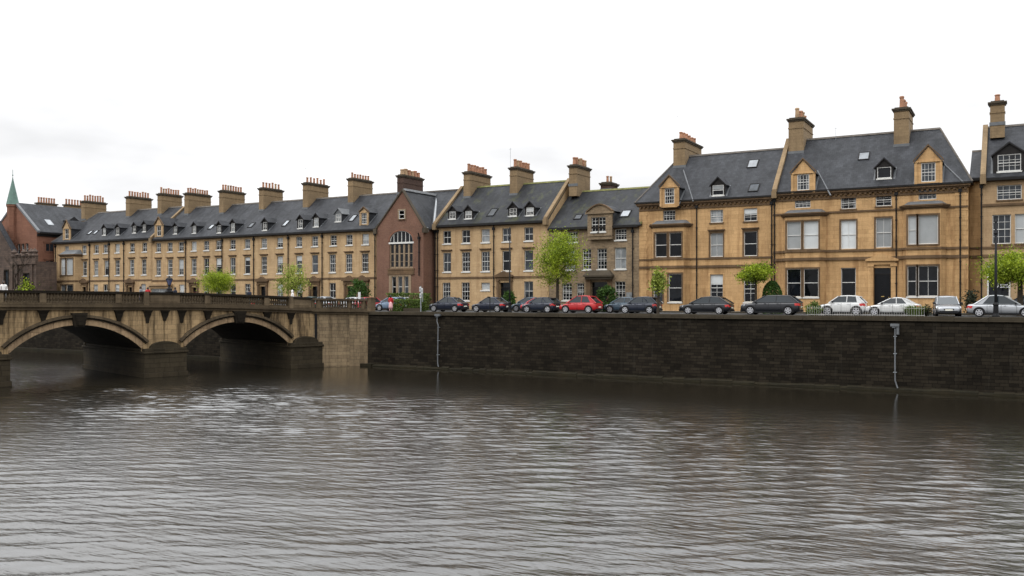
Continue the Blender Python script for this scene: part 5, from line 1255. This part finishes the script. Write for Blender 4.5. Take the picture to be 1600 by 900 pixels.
    for xx in (-.025, L+.0):
        b = MB(); zz = .45 if xx < 0 else tail-.48; b.box(x(xx), x(xx)+.03, -.26, .26, zz, zz+.11); b.build('number_plate', M['plate'], root, world=False)
    s = MB(); s.box(x(.7*f+.5), x(L-1.3*f), -hw*.995, hw*.995, .18, .3); s.build('sill_trim', M['plastic'], root, world=False)
    if kind in ('hatch','suv','estate'):
        s = MB(); s.hexa([(x(xc-.02),-wt*.9,H-.07),(x(xc+.26),-wt*.85,H-.1),(x(xc+.26),wt*.85,H-.1),(x(xc-.02),wt*.9,H-.07),(x(xc-.02),-wt*.9,H-.02),(x(xc+.26),-wt*.85,H-.07),(x(xc+.26),wt*.85,H-.07),(x(xc-.02),wt*.9,H-.02)]); s.build('rear_spoiler', P[paint], root, world=False)
    return root
def park(kind, paint, xl, xr, label, Y=75.7, W=1.78, hs=1.0, flip=False, zoff=0):
    uL = up(xl, Y); Lm = 3.5
    while Lm < 5.0 and max(proj(uL+Lm, Y+W)[0], proj(uL+Lm, Y)[0]) < xr: Lm += .03
    return make_car(kind, paint, label, (uL+Lm/2, Y+W/2, ST+zoff), math.pi if flip else 0, Lm, hs, W=W)
park('hatch','slateblue',585,638,'pale blue car partly hidden behind the woman and the clipped hedge', Y=77.6)
park('saloon','navy',668.5,734.5,'dark navy saloon nearest the red brick gable house', hs=1.03)
park('saloon','navy',735,800,'dark navy saloon behind the short black signpost', hs=1.03)
park('hatch','teal',797,842,'blue grey car showing only its front behind the two navy cars', Y=79.0)
park('hatch','pinkred',811,866,'faded red car mostly hidden behind the navy hatchback', Y=78.2, hs=.98)
park('estate','navy',814,871,'navy hatchback with its tail against the street tree trunk', hs=1.0)
park('hatch','red',872,943,'bright red hatchback in front of the rubble stone house', hs=1.1)
park('hatch','teal',942,1003,'blue grey car half hidden behind the navy estate', Y=78.0)
park('estate','navy',966,1036,'dark navy estate car behind the thin leaning tree', hs=1.03)
park('hatch','black',1059.5,1148,'black hatchback with amber glinting tail lamp below the villa with one bay', hs=1.04)
park('suv','black',1155.5,1256,'large dark sport utility car beside the domed topiary bush', hs=1.0)
park('suv','white',1279.5,1352,'white sport utility car behind the pale railing', hs=.98)
park('saloon','white',1351,1441,'white fastback saloon in front of the black villa door', hs=1.0)
c = make_car('hatch','silver','silver hatchback parked nose towards the river', (up(1479,77.8), 78.0, ST), R(90)+R(8), 4.1, 1.06)
cc = make_car('saloon','silver','silver saloon behind the black street pole at the right', (up(1510,75.7)+2.35, 76.55, ST), math.pi, 4.7, 1.12, W=1.8)
make_car('suv','navy','dark car under the tree at the far right edge', (up(1592,81)+1.6, 82, ST), math.pi, 4.5, 1.0)
# cars seen over the bridge parapet
park('suv','white',97,140,'white car with dark windows on the road beyond the bridge, far left', Y=82.0, hs=1.0)
park('hatch','white',322,370,'white car below the round lime tree', Y=80.0, hs=1.06)
park('saloon','green',364,402,'dark car just right of the round lime tree, beyond the parapet', Y=79.5, hs=1.06)
park('suv','silver',426,466,'silver van-like car below the loose yellow-green tree', Y=80, hs=.98)
park('saloon','green',458,486,'dark green car right of the figure in white', Y=78.5, hs=1.08)
park('saloon','silver',479,528,'grey blue saloon beyond the balusters at the bridge end', Y=78.6, hs=1.08)
park('hatch','white',524,556,'small white car left of the white notice post', Y=80.5, hs=1.0)
park('hatch','pinkred',545,575,'faded red car by the end of the bridge parapet', Y=79.5, hs=1.0)

# ---------------------------------------------------------------- vegetation
def leaves(name, mat, pts, tone, size, parent, seed=0, flat=.0):
    rg = np.random.default_rng(seed); n = len(pts)
    a = rg.normal(size=(n,3)); a /= np.linalg.norm(a,axis=1,keepdims=True); b = rg.normal(size=(n,3)); b -= (a*b).sum(1,keepdims=True)*a; b /= np.linalg.norm(b,axis=1,keepdims=True)
    s = size*rg.uniform(.6,1.3,(n,1)); l = s*1.5
    q = np.stack([pts-b*l*.5, pts+a*s*.5, pts+b*l*.5, pts-a*s*.5],1).reshape(-1,3)
    off = np.array(wloc(parent)); me = bpy.data.meshes.new(name)
    me.vertices.add(4*n); me.vertices.foreach_set('co', (q-off).astype(np.float32).ravel())
    me.loops.add(4*n); me.loops.foreach_set('vertex_index', np.arange(4*n,dtype=np.int32))
    me.polygons.add(n); me.polygons.foreach_set('loop_start', np.arange(0,4*n,4,dtype=np.int32)); me.polygons.foreach_set('loop_total', np.full(n,4,dtype=np.int32))
    me.update(calc_edges=True)
    at = me.attributes.new('tone','FLOAT','FACE'); at.data.foreach_set('value', np.clip(tone+rg.normal(0,.2,n),0,1).astype(np.float32))
    me.materials.append(mat); o = bpy.data.objects.new(name, me); COL.objects.link(o); o.parent = parent; return o
def blob(c, r, n, clumps, cs, seed, hollow=.55, top=1.0, flatb=.0):
    rg = np.random.default_rng(seed)
    d = rg.normal(size=(clumps,3)); d /= np.linalg.norm(d,axis=1,keepdims=True); rad = hollow+(1.08-hollow)*rg.random((clumps,1))**.75
    cc = d*rad; cc[:,2] = np.where(cc[:,2] < 0, cc[:,2]*(1-flatb), cc[:,2])
    cc = cc*np.array(r); ct = rg.random(clumps)
    k = rg.integers(0,clumps,n); p = cc[k]+rg.normal(size=(n,3))*cs*np.array([1,1,.75])*rg.uniform(.5,1.5,(clumps,1))[k]
    return p+np.array(c), ct[k]
def tree(name, label, u, Y, zc, r, n, mat, trunk_r=.14, lean=0, size=.1, clumps=60, cs=.34, seed=1, group='street trees with fresh spring leaves', zb=ST, hollow=.45, flatb=.2, low=0):
    root = empty(name, (u,Y,zb)); tag(root, label, 'tree', group)
    rg = random.Random(seed); t = MB(); top = zc+r[2]*.5
    fork = max(zb+.5, zc-r[2]*.75)
    t.tube([(u,Y,zb-.1),(u+lean*.3,Y,zb+(fork-zb)*.5),(u+lean*.6,Y+.03,fork),(u+lean*.8,Y,(fork+zc)/2),(u+lean,Y,top)], [trunk_r*1.25,trunk_r,trunk_r*.85,trunk_r*.6,.02], 8)
    for i in range(11):
        an = 2*math.pi*i/11*2.4+rg.random(); z0 = fork+(zc-fork)*rg.random(); q = rg.uniform(.55,.9); zz = zc+r[2]*rg.uniform(-.35,.65)
        c0 = (u+lean*.7,Y,z0); c2 = (u+lean+r[0]*q*math.cos(an),Y+r[1]*q*math.sin(an),zz); c1 = (c0[0]*.55+c2[0]*.45,c0[1]*.55+c2[1]*.45,z0*.35+zz*.65)
        t.tube([c0,c1,c2], [trunk_r*.45,trunk_r*.28,.012], 5)
    t.build('trunk', M['bark'], root)
    p, tone = blob((u+lean,Y,zc), r, n, clumps, cs, seed, hollow, flatb=flatb)
    p = p[(p[:,2] > zb+.3+low)]; tone = np.resize(tone, len(p))
    leaves('crown', M[mat], p, tone, size, root, seed)
    return root
def bush(name, label, u, Y, r, n, mat, seed, size=.12, zb=ST, group=None, cat='bush', clumps=90, cs=.16, shape=None, hollow=.82):
    root = empty(name, (u,Y,zb)); tag(root, label, cat, group)
    rg = np.random.default_rng(seed)
    s = MB(); s.tube([(u,Y,zb-.1),(u,Y,zb+r[2]*.9)], [.1,.05], 6)
    for i in range(7): an = i*.9; s.tube([(u,Y,zb+.1),(u+r[0]*.6*math.cos(an),Y+r[1]*.6*math.sin(an),zb+r[2]*1.1)], [.05,.02], 5)
    s.build('stems', M['bark'], root)
    p, tone = blob((u,Y,zb+r[2]), r, n, clumps, cs, seed, hollow, flatb=.0)
    if shape == 'box':
        p = np.stack([rg.uniform(-1,1,n),rg.uniform(-1,1,n),rg.uniform(-1,1,n)],1); ax = rg.integers(0,3,n); sg = np.sign(rg.uniform(-1,1,n)); k = rg.random(n) < .75
        for a in range(3): p[:,a] = np.where((ax == a) & k, sg*(1-.1*rg.random(n)), p[:,a])
        p = p*np.array(r)*(1+.05*rg.normal(size=(n,1)))+np.array((u,Y,zb+r[2])); tone = rg.random(n)
    if shape == 'dome':
        th = rg.uniform(0,6.283,n); zz = rg.random(n); rad = np.where(zz < .5, 1.0, np.sqrt(np.maximum(0,1-((zz-.5)/.5)**2)))*(1-.18*rg.random(n)**1.5)
        p = np.stack([u+r[0]*rad*np.cos(th), Y+r[1]*rad*np.sin(th), zb+.05+2*r[2]*zz],1); tone = .5+.4*np.sin(p[:,0]*5+p[:,2]*4)*np.cos(p[:,2]*5)
    p = p[p[:,2] > zb-.02]; tone = np.resize(tone, len(p))
    leaves('foliage', M[mat], p, tone, size, root, seed); return root
def pxtree(name, label, x, y, rx, ry, Y, n, mat, **k):
    s = ppm(x, Y); r = (rx/s*1.05, rx/s*1.0, ry/s)
    return tree(name, label, up(x,Y)-k.get('lean',0), Y, zp(x,y,Y), r, n, mat, **k)
pxtree('street_tree', 'round dense lime-green tree beyond the bridge parapet', 341, 441, 23, 19, 80.5, 9500, 'lime', clumps=75, cs=.42, seed=2, hollow=.35)
pxtree('street_tree', 'loose yellow-green tree with visible branches beyond the parapet', 457, 440, 21, 25, 80.2, 3400, 'limed', clumps=60, cs=.4, seed=3, size=.12, hollow=.3)
pxtree('street_tree', 'tallest lime-green tree, its trunk rising behind the red hatchback', 871, 404, 34, 35, 79.3, 13000, 'lime', clumps=95, cs=.46, seed=4, hollow=.3, trunk_r=.16, flatb=.0)
pxtree('street_tree', 'thin leaning sapling with a dark leafy stem in front of the navy estate', 1030, 440, 7.5, 20, 74.6, 1500, 'limed', clumps=30, cs=.24, seed=5, size=.14, trunk_r=.12, lean=.12, hollow=.2)
pxtree('street_tree', 'small umbrella-shaped lime tree left of the domed topiary', 1181, 429, 24, 14, 79.6, 6000, 'lime', clumps=60, cs=.3, seed=6, hollow=.35, trunk_r=.11, flatb=.4)
pxtree('street_tree', 'broad green tree behind the black pole at the right edge', 1594, 421, 44, 24, 80.5, 14000, 'lime', clumps=110, cs=.42, seed=7, hollow=.3, trunk_r=.2, flatb=.3)
def pb(name, label, x, y0, y1, rx, Y, n, mat, seed, **k):
    s = ppm(x, Y); return bush(name, label, up(x,Y), Y, (rx/s, rx/s, max(.3,(zp(x,y0,Y)-ST)/2)), n, mat, seed, **k)
pb('bush', 'lime-green bush in front of the dark stone lodge', 54, 434, 470, 17, 82.5, 2600, 'lime', 11, size=.2, cs=.4, clumps=60, hollow=.5)
pb('bush', 'dark green bush before the twin doors of the end terrace house', 559, 440, 480, 14, 82.5, 3200, 'green', 12, size=.14, cs=.2)
pb('bush', 'round clipped bush by the doorway of the house with black dormers', 796, 455, 480, 8.5, 84.6, 2200, 'green', 13, size=.11, cs=.1, clumps=160)
pb('bush', 'broad round clipped bush at the rubble house entrance', 948.5, 447.5, 480, 14, 83.0, 3800, 'green', 14, size=.12, cs=.1, clumps=200)
pb('topiary', 'tall domed topiary bush behind the large dark car', 1206.5, 440, 480, 15, 80.6, 4200, 'green', 15, size=.11, shape='dome', cat='bush')
pb('shrub', 'low grey-green shrub left of the white sport utility car', 1271, 473.5, 492, 9.5, 74.7, 1300, 'mid', 16, size=.1, cs=.12, clumps=70)
pb('shrub', 'small dark climbing plant in the corner of the recessed link', 1517, 458, 490, 7, 85.5, 700, 'darkleaf', 17, size=.14, cs=.2, clumps=40)
pb('shrub', 'small straggly shrub right of the spiky grass clump', 1447, 479, 493, 6, 75.0, 420, 'darkleaf', 18, size=.1, cs=.12, clumps=30)
# clipped two tier hedge
u0, u1 = up(613,75.9), up(657,75.9)
bush('hedge', 'long clipped green hedge between the woman and the notice post', (u0+u1)/2, 76.2, ((u1-u0)/2,.6,.62), 5200, 'mid', 21, size=.11, shape='box', cat='hedge')
bush('hedge', 'pale back hedge under the lower window of the brick house', up(638,82.5), 82.6, (2.6,.6,.95), 4200, 'mid', 22, size=.12, shape='box', cat='hedge')
m = MB(); a, b = up(631,75.2), up(657,75.2); m.box(a, b, 75.1, 75.4, ST-.1, ST+.36); tag(m.build('planter_wall', M['coping']), 'low grey stone kerb wall at the foot of the clipped hedge', 'wall')
# spiky grass clump
g = MB(); uc = up(1430,74.7); rg = random.Random(9); root = empty('grass_clump', (uc,74.7,ST)); tag(root, 'spiky bright green grass clump in front of the white fastback', 'plant')
pp = []
for i in range(420):
    an = rg.uniform(0,6.28); r0 = rg.uniform(0,.35); r1 = r0+rg.uniform(.1,.62); h = rg.uniform(.45,.95); c, s = math.cos(an), math.sin(an); w = .025
    a0 = (uc+r0*c*1.5,74.7+r0*s,ST); a1 = (uc+(r0+r1)*.5*c*1.5,74.7+(r0+r1)*.5*s,ST+h*.75); a2 = (uc+r1*c*1.5,74.7+r1*s,ST+h)
    g.quad((a0[0]-s*w,a0[1]+c*w,a0[2]),(a0[0]+s*w,a0[1]-c*w,a0[2]),(a1[0]+s*w,a1[1]-c*w,a1[2]),(a1[0]-s*w,a1[1]+c*w,a1[2])); g.add([(a1[0]-s*w,a1[1]+c*w,a1[2]),(a1[0]+s*w,a1[1]-c*w,a1[2]),a2],[(0,1,2)])
o = g.build('blades', M['mid'], root, recalc=False); at = o.data.attributes.new('tone','FLOAT','FACE'); at.data.foreach_set('value', [rg.uniform(.3,1) for _ in o.data.polygons])

# ---------------------------------------------------------------- railing, posts, lamps
ry = QY+.22; a, b = up(1262,ry), up(1444,ry)
root = empty('railing', ((a+b)/2, ry, ST)); tag(root, 'low pale iron railing on the quay coping before the white cars', 'railing')
m = MB(); n = int((b-a)/.17)
for i in range(n+1):
    x = a+(b-a)*i/n; m.tube([(x,ry,ST+.02),(x,ry,ST+.72)], .009, 4, cap=False); m.lathe((x,ry,ST+.72), [(.012,0),(.018,.03),(.003,.09)], 5)
m.build('bars', M['rail'], root)
m = MB(); m.box(a-.05, b+.05, ry-.012, ry+.012, ST+.62, ST+.64); m.box(a-.05, b+.05, ry-.02, ry+.02, ST+.10, ST+.13); m.build('rails', M['rail'], root)
def pole(label, x, ytop, Y, r, base=True, group='tall black street poles'):
    u = up(x, Y); zz = zp(x, ytop, Y); root = empty('street_pole', (u,Y,ST)); tag(root, label, 'pole', group)
    m = MB(); m.tube([(u,Y,ST),(u,Y,ST+2.2),(u,Y,zz)], [r*1.15,r,r*.72], 10); m.build('shaft', M['black'], root, smooth=True)
    m = MB(); m.lathe((u,Y,ST), [(r*2.6,0),(r*2.6,.12),(r*1.9,.3),(r*1.75,.85),(r*2.1,.95),(r*1.2,1.1)], 10); m.build('pole_base', M['black'], root)
    m = MB(); m.lathe((u,Y,zz-.9), [(r,0),(r*1.5,.05),(r*1.5,.12),(r,.17)], 10); m.lathe((u,Y,zz), [(r*.9,0),(r*1.2,.05),(r*.4,.2)], 8); m.build('collar', M['black'], root)
pole('slim tall black street pole in front of the house with black dormers', 796.5, 358, 74.2, .075)
pole('thick black street pole in front of the silver saloon at the right', 1556, 347, 74.0, .10)
u = up(765.5,74.3); zz = zp(765.5,464,74.3); root = empty('signpost', (u,74.3,ST)); tag(root, 'short black signpost with small top plate before the navy saloon', 'signpost')
m = MB(); m.tube([(u,74.3,ST),(u,74.3,zz)], .045, 8); m.build('post', M['black'], root); m = MB(); m.box(u-.28,u+.06,74.24,74.28,zz-.08,zz+.04); m.build('plate', M['black'], root)
u = up(657.5,74.6); zz = zp(657.5,447,74.6); root = empty('notice_post', (u,74.6,ST)); tag(root, 'grey metal post with white notices right of the clipped hedge', 'signpost')
m = MB(); m.tube([(u,74.6,ST),(u,74.6,zz)], .06, 8); m.tube([(u+.22,74.6,ST+1.0),(u+.22,74.6,zz-.2)], .04, 8); m.build('post', M['steel'], root)
m = MB(); m.box(u-.13,u+.1,74.52,74.55,zz-.55,zz-.08); m.box(u+.12,u+.3,74.51,74.54,zz-.75,zz-.2); m.box(u-.1,u+.12,74.52,74.55,zz-1.2,zz-.75); m.build('notices', M['sign'], root)
m = MB(); m.box(u-.09,u+.05,74.505,74.519,zz-.45,zz-.2); m.box(u+.15,u+.26,74.495,74.509,zz-.6,zz-.35); m.box(u-.06,u+.08,74.505,74.519,zz-1.1,zz-.85); m.build('notice_print', M['steel'], root)
u = up(561.5,77.2); root = empty('notice_board', (u,77.2,ST)); tag(root, 'narrow white board standing behind the last balusters', 'sign')
zz = zp(561.5,456.5,77.2); m = MB(); m.box(u-.16,u+.16,77.17,77.22,zz-1.15,zz); m.build('board', M['sign'], root); m = MB(); m.tube([(u,77.26,ST),(u,77.26,zz-.1)], .035, 6); m.build('post', M['steel'], root)
# lantern on the bridge parapet above the middle pier
s0 = -2.2; bx, by, _ = BP(s0,.16,0); zb = zt(s0)
root = empty('bridge_lantern', (bx,by,zb)); tag(root, 'dark lantern with blue grey glass standing on the bridge parapet', 'lamp')
m = MB(); m.lathe((bx,by,zb), [(.36,0),(.36,.1),(.26,.16),(.24,.34),(.15,.42),(.09,.55),(.13,.62),(.13,.66)], 8); m.build('pedestal', M['black'], root)
m = MB(); m.lathe((bx,by,zb+.66), [(.12,0),(.29,.5)], 6); m.build('glass', M['lampglass'], root)
m = MB()
for i in range(6):
    t = 2*math.pi*(i+.5)/6; m.tube([(bx+.125*math.cos(t),by+.125*math.sin(t),zb+.66),(bx+.295*math.cos(t),by+.295*math.sin(t),zb+1.16)], .014, 4)
m.lathe((bx,by,zb+1.16), [(.34,0),(.34,.04),(.2,.16),(.09,.2),(.08,.26),(.03,.34)], 6); m.build('lantern_frame', M['black'], root)

# ---------------------------------------------------------------- people
def person(label, loc, rz, top, legs, hair='hair', skirt=None, pose='stand', hgt=1.68, walk=.12, group=None):
    root = empty('person', loc, rz); tag(root, label, 'person', group)
    k = hgt/1.7
    J = [(0,0,.93),(0,0,1.15),(0,.01,1.38),(0,.01,1.48),(0,-.01,1.55),(0,-.015,1.63),(0,-.01,1.69)]
    E = [(0,1),(1,2),(2,3),(3,4),(4,5),(5,6)]; Rd = [.145,.13,.15,.06,.07,.088,.05]
    def chain(start, pts, rad):
        p = start
        for q, r in zip(pts, rad): J.append(q); Rd.append(r); E.append((p,len(J)-1)); p = len(J)-1
        return p
    for s in (-1, 1):
        w = s*walk
        chain(0, [(s*.1,0,.86),(s*.1,-w*.5,.48),(s*.1,w*.6,.09),(s*.105,w*.6-.13,.04)], [.1,.065,.045,.04])
        wr = chain(2, [(s*.18,0,1.37),(s*.24,.02+w*.3,1.1),(s*.22,-.1-w*.3,.9),(s*.215,-.13-w*.3,.83)], [.065,.05,.036,.03])
        for f in range(4): chain(wr, [(s*.215-.024+.016*f,-.15-w*.3,.775),(s*.215-.022+.015*f,-.145-w*.3,.735-.006*(f in (1,2)))], [.0085,.008])
        chain(wr, [(s*.185,-.16-w*.3,.80),(s*.18,-.175-w*.3,.775)], [.01,.009])
    me = bpy.data.meshes.new('body'); me.from_pydata([(a*k,b*k,c*k) for a,b,c in J], E, [])
    o = bpy.data.objects.new('body', me); COL.objects.link(o)
    sk = o.modifiers.new('skin','SKIN'); sk.use_smooth_shade = True
    for i, r in enumerate(Rd): me.skin_vertices[0].data[i].radius = (r*k,r*k*(.8 if i < 3 else 1))
    me.skin_vertices[0].data[0].use_root = True
    sb = o.modifiers.new('sub','SUBSURF'); sb.levels = 1; sb.render_levels = 1
    dg = bpy.context.evaluated_depsgraph_get(); nm = bpy.data.meshes.new_from_object(o.evaluated_get(dg))
    bpy.data.objects.remove(o); nm.name = 'body'; nm.materials.clear()
    for q in (top, legs, 'skin', 'black'): nm.materials.append(M[q])
    for p in nm.polygons:
        c = p.center/k; d = abs(c.x)
        p.material_index = 2 if c.z > 1.46 or (d > .165 and c.z < .9) else 0 if (c.z > .92 or d > .19) else 3 if c.z < .1 else 1
        p.use_smooth = True
    b = bpy.data.objects.new('body', nm); COL.objects.link(b); b.parent = root
    h = MB(); h.lathe((0,.02*k,1.56*k), [(.04*k,-.12*k),(.085*k,-.1*k),(.1*k,0),(.098*k,.08*k),(.07*k,.14*k),(.02*k,.165*k)], 10, sy=1.05); h.build('hair', M[hair], root, smooth=True, world=False)
    f = MB()
    for s in (-1,1): f.lathe((s*.032*k,-.094*k,1.625*k), [(.002,-.008),(.01,0),(.002,.008)], 6)
    f.box(-.022*k,.022*k,-.1*k,-.09*k,1.555*k,1.563*k); f.build('eyes_and_mouth', M['hair'], root, world=False)
    f = MB(); f.lathe((0,-.1*k,1.585*k), [(.012,0),(.017,.008),(.004,.045)], 6); f.build('nose', M['skin'], root, smooth=True, world=False)
    if skirt:
        s = MB(); s.lathe((0,0,.3*k), [(.22*k,0),(.21*k,.25*k),(.17*k,.6*k),(.14*k,.72*k)], 14, sy=.8); s.build('skirt', M[skirt], root, smooth=True, world=False)
    return root
person('woman in red top and pale pink skirt standing on the quay', (up(610.5,74.3),74.3,ST+.01), R(200), 'red', 'pink', skirt='pink', hgt=1.68)
def on_bridge(x, w):
    a = (x-800)/FL; X0, d0 = CA*B0[0]+SA*B0[1]+(CA*BW[0]+SA*BW[1])*w, -SA*B0[0]+CA*B0[1]+(-SA*BW[0]+CA*BW[1])*w
    dx, dd = CA*BD[0]+SA*BD[1], -SA*BD[0]+CA*BD[1]; s = (a*d0-X0)/(dx-a*dd); p = BP(s,w,zt(s)-1.12); return p
person('figure in a white shirt at the far left end of the bridge', on_bridge(5.5,1.2), R(70), 'whitec', 'greyc', hgt=1.86)
person('person in grey clothes with light hair beside the person in dark red on the bridge', on_bridge(220,1.6), R(120), 'greyc', 'navyc', hgt=1.62)
person('person in dark red clothes on the bridge left of the lantern', on_bridge(231,2.0), R(60), 'red', 'navyc', hgt=1.58)
person('person in white standing by the bridge parapet near the loose tree', on_bridge(457,1.0), R(150), 'whitec', 'greyc', hair='whitec', hgt=1.8)
person('dark clothed person beyond the parapet right of the round lime tree', on_bridge(390,2.2), R(90), 'navyc', 'navyc', hgt=1.72)
person('person in dark clothes next to the bridge lantern', on_bridge(274,1.2), R(100), 'navyc', 'navyc', hgt=1.6)

# bare winter tree before the lodge
def bare_tree(u, Y, top, seed):
    root = empty('bare_tree', (u,Y,ST)); tag(root, 'bare twiggy tree against the dark lodge at the far left', 'tree')
    rg = random.Random(seed); m = MB(); t = MB()
    def grow(p, d, L, r, lev, mb):
        q = p+d*L*.5+Vector((rg.uniform(-.1,.1),rg.uniform(-.1,.1),.05))*L; e = p+d*L
        mb.tube([p,q,e],[r,r*.8,r*.6],5 if lev < 2 else 3)
        if lev >= 5: return
        for i in range(3 if lev < 4 else 2):
            a = rg.uniform(0,6.28); s = rg.uniform(.35,.75); nd = (d+Vector((math.cos(a)*s,math.sin(a)*s,rg.uniform(-.05,.35)))).normalized()
            grow(e if i else q.lerp(e,.5), nd, L*rg.uniform(.6,.8), r*.58, lev+1, t)
    grow(Vector((u,Y,ST-.1)), Vector((0,0,1)), (top-ST)*.3, .16, 0, m)
    m.build('trunk', M['bark'], root); t.build('branches', M['bark'], root)
bare_tree(up(24,80.6), 80.6, zp(24,372,80.6), 4)
# ---------------------------------------------------------------- daylight and camera
wd = bpy.data.worlds.new('World'); sc.world = wd; wd.use_nodes = True
nt = wd.node_tree; bg = nt.nodes['Background']
SUN_EL, SUN_AZ = 48.0, 205.0           # degrees; behind the camera, to its left
sky = nt.nodes.new('ShaderNodeTexSky'); sky.sky_type = 'NISHITA'; sky.sun_disc = False
sky.sun_elevation = R(SUN_EL); sky.sun_rotation = R(SUN_AZ); sky.air_density = 1.0; sky.dust_density = 4.0
bw = nt.nodes.new('ShaderNodeRGBToBW'); nt.links.new(sky.outputs['Color'], bw.inputs['Color'])
tc = nt.nodes.new('ShaderNodeTexCoord'); sx = nt.nodes.new('ShaderNodeSeparateXYZ'); nt.links.new(tc.outputs['Generated'], sx.inputs['Vector'])
rp = nt.nodes.new('ShaderNodeValToRGB'); e = rp.color_ramp.elements
SKY0, SKYT = 9.6, 34.0
e[0].position = 0.0; e[0].color = (.37,.372,.375,1); e[1].position = 1.0; e[1].color = (.95,.975,1,1)
e.new(.14).color = (.375,.376,.379,1); e.new(.29).color = (.47,.472,.476,1); e.new(.45).color = (.73,.74,.755,1); e.new(.65).color = (.91,.93,.955,1)
nt.links.new(sx.outputs['Z'], rp.inputs['Fac'])
mp = nt.nodes.new('ShaderNodeMapping'); mp.inputs['Scale'].default_value = (2.2,2.2,6.5); mp.inputs['Location'].default_value = (1.7,.4,.9); nt.links.new(tc.outputs['Generated'], mp.inputs['Vector'])
nz = nt.nodes.new('ShaderNodeTexNoise'); nz.inputs['Scale'].default_value = 1.1; nz.inputs['Detail'].default_value = 5; nz.inputs['Roughness'].default_value = .5; nt.links.new(mp.outputs['Vector'], nz.inputs['Vector'])
cr = nt.nodes.new('ShaderNodeValToRGB'); c = cr.color_ramp.elements; c[0].position = .36; c[0].color = (.67,.673,.68,1); c[1].position = .66; c[1].color = (1.08,1.08,1.08,1)
nt.links.new(nz.outputs['Fac'], cr.inputs['Fac'])
m1 = nt.nodes.new('ShaderNodeMixRGB'); m1.blend_type = 'MULTIPLY'; m1.inputs['Fac'].default_value = 1; nt.links.new(rp.outputs['Color'], m1.inputs['Color1']); nt.links.new(cr.outputs['Color'], m1.inputs['Color2'])
m2 = nt.nodes.new('ShaderNodeMixRGB'); m2.blend_type = 'MULTIPLY'; m2.inputs['Fac'].default_value = 1; m2.inputs['Color2'].default_value = (SKYT,SKYT,SKYT,1); nt.links.new(m1.outputs['Color'], m2.inputs['Color1'])
m3 = nt.nodes.new('ShaderNodeMixRGB'); m3.blend_type = 'MIX'; m3.inputs['Fac'].default_value = .06; nt.links.new(m2.outputs['Color'], m3.inputs['Color1']); nt.links.new(bw.outputs['Val'], m3.inputs['Color2'])
nt.links.new(m3.outputs['Color'], bg.inputs['Color']); bg.inputs['Strength'].default_value = .10
sl = bpy.data.lights.new('sun', 'SUN'); sl.energy = 1.0; sl.angle = R(35); sl.color = (1,.97,.93)
so = bpy.data.objects.new('sun', sl); COL.objects.link(so)
az, el = R(SUN_AZ), R(SUN_EL)
d = Vector((math.sin(az)*math.cos(el), math.cos(az)*math.cos(el), math.sin(el)))
so.rotation_euler = d.to_track_quat('Z','Y').to_euler(); so.location = d*60

cam = bpy.data.cameras.new('camera'); co = bpy.data.objects.new('camera', cam); COL.objects.link(co)
cam.sensor_width = 36; cam.lens = 36*FL/1600; cam.shift_y = (HY-450)/1600; cam.clip_end = 5000; cam.clip_start = .5
co.location = (0,0,CZ); co.rotation_euler = (R(90),0,math.atan2(SA,CA))
sc.camera = co
sc.view_settings.view_transform = 'Standard'; sc.view_settings.look = 'None'; sc.view_settings.exposure = 0.0; sc.view_settings.gamma = 1.0; sc.view_settings.use_curve_mapping = False
sc.render.engine = 'CYCLES'; sc.cycles.max_bounces = 6; sc.cycles.diffuse_bounces = 3; sc.cycles.glossy_bounces = 3; sc.cycles.use_denoising = True
sc.cycles.caustics_reflective = False; sc.cycles.caustics_refractive = False
sc.render.resolution_x = 1024; sc.render.resolution_y = 576
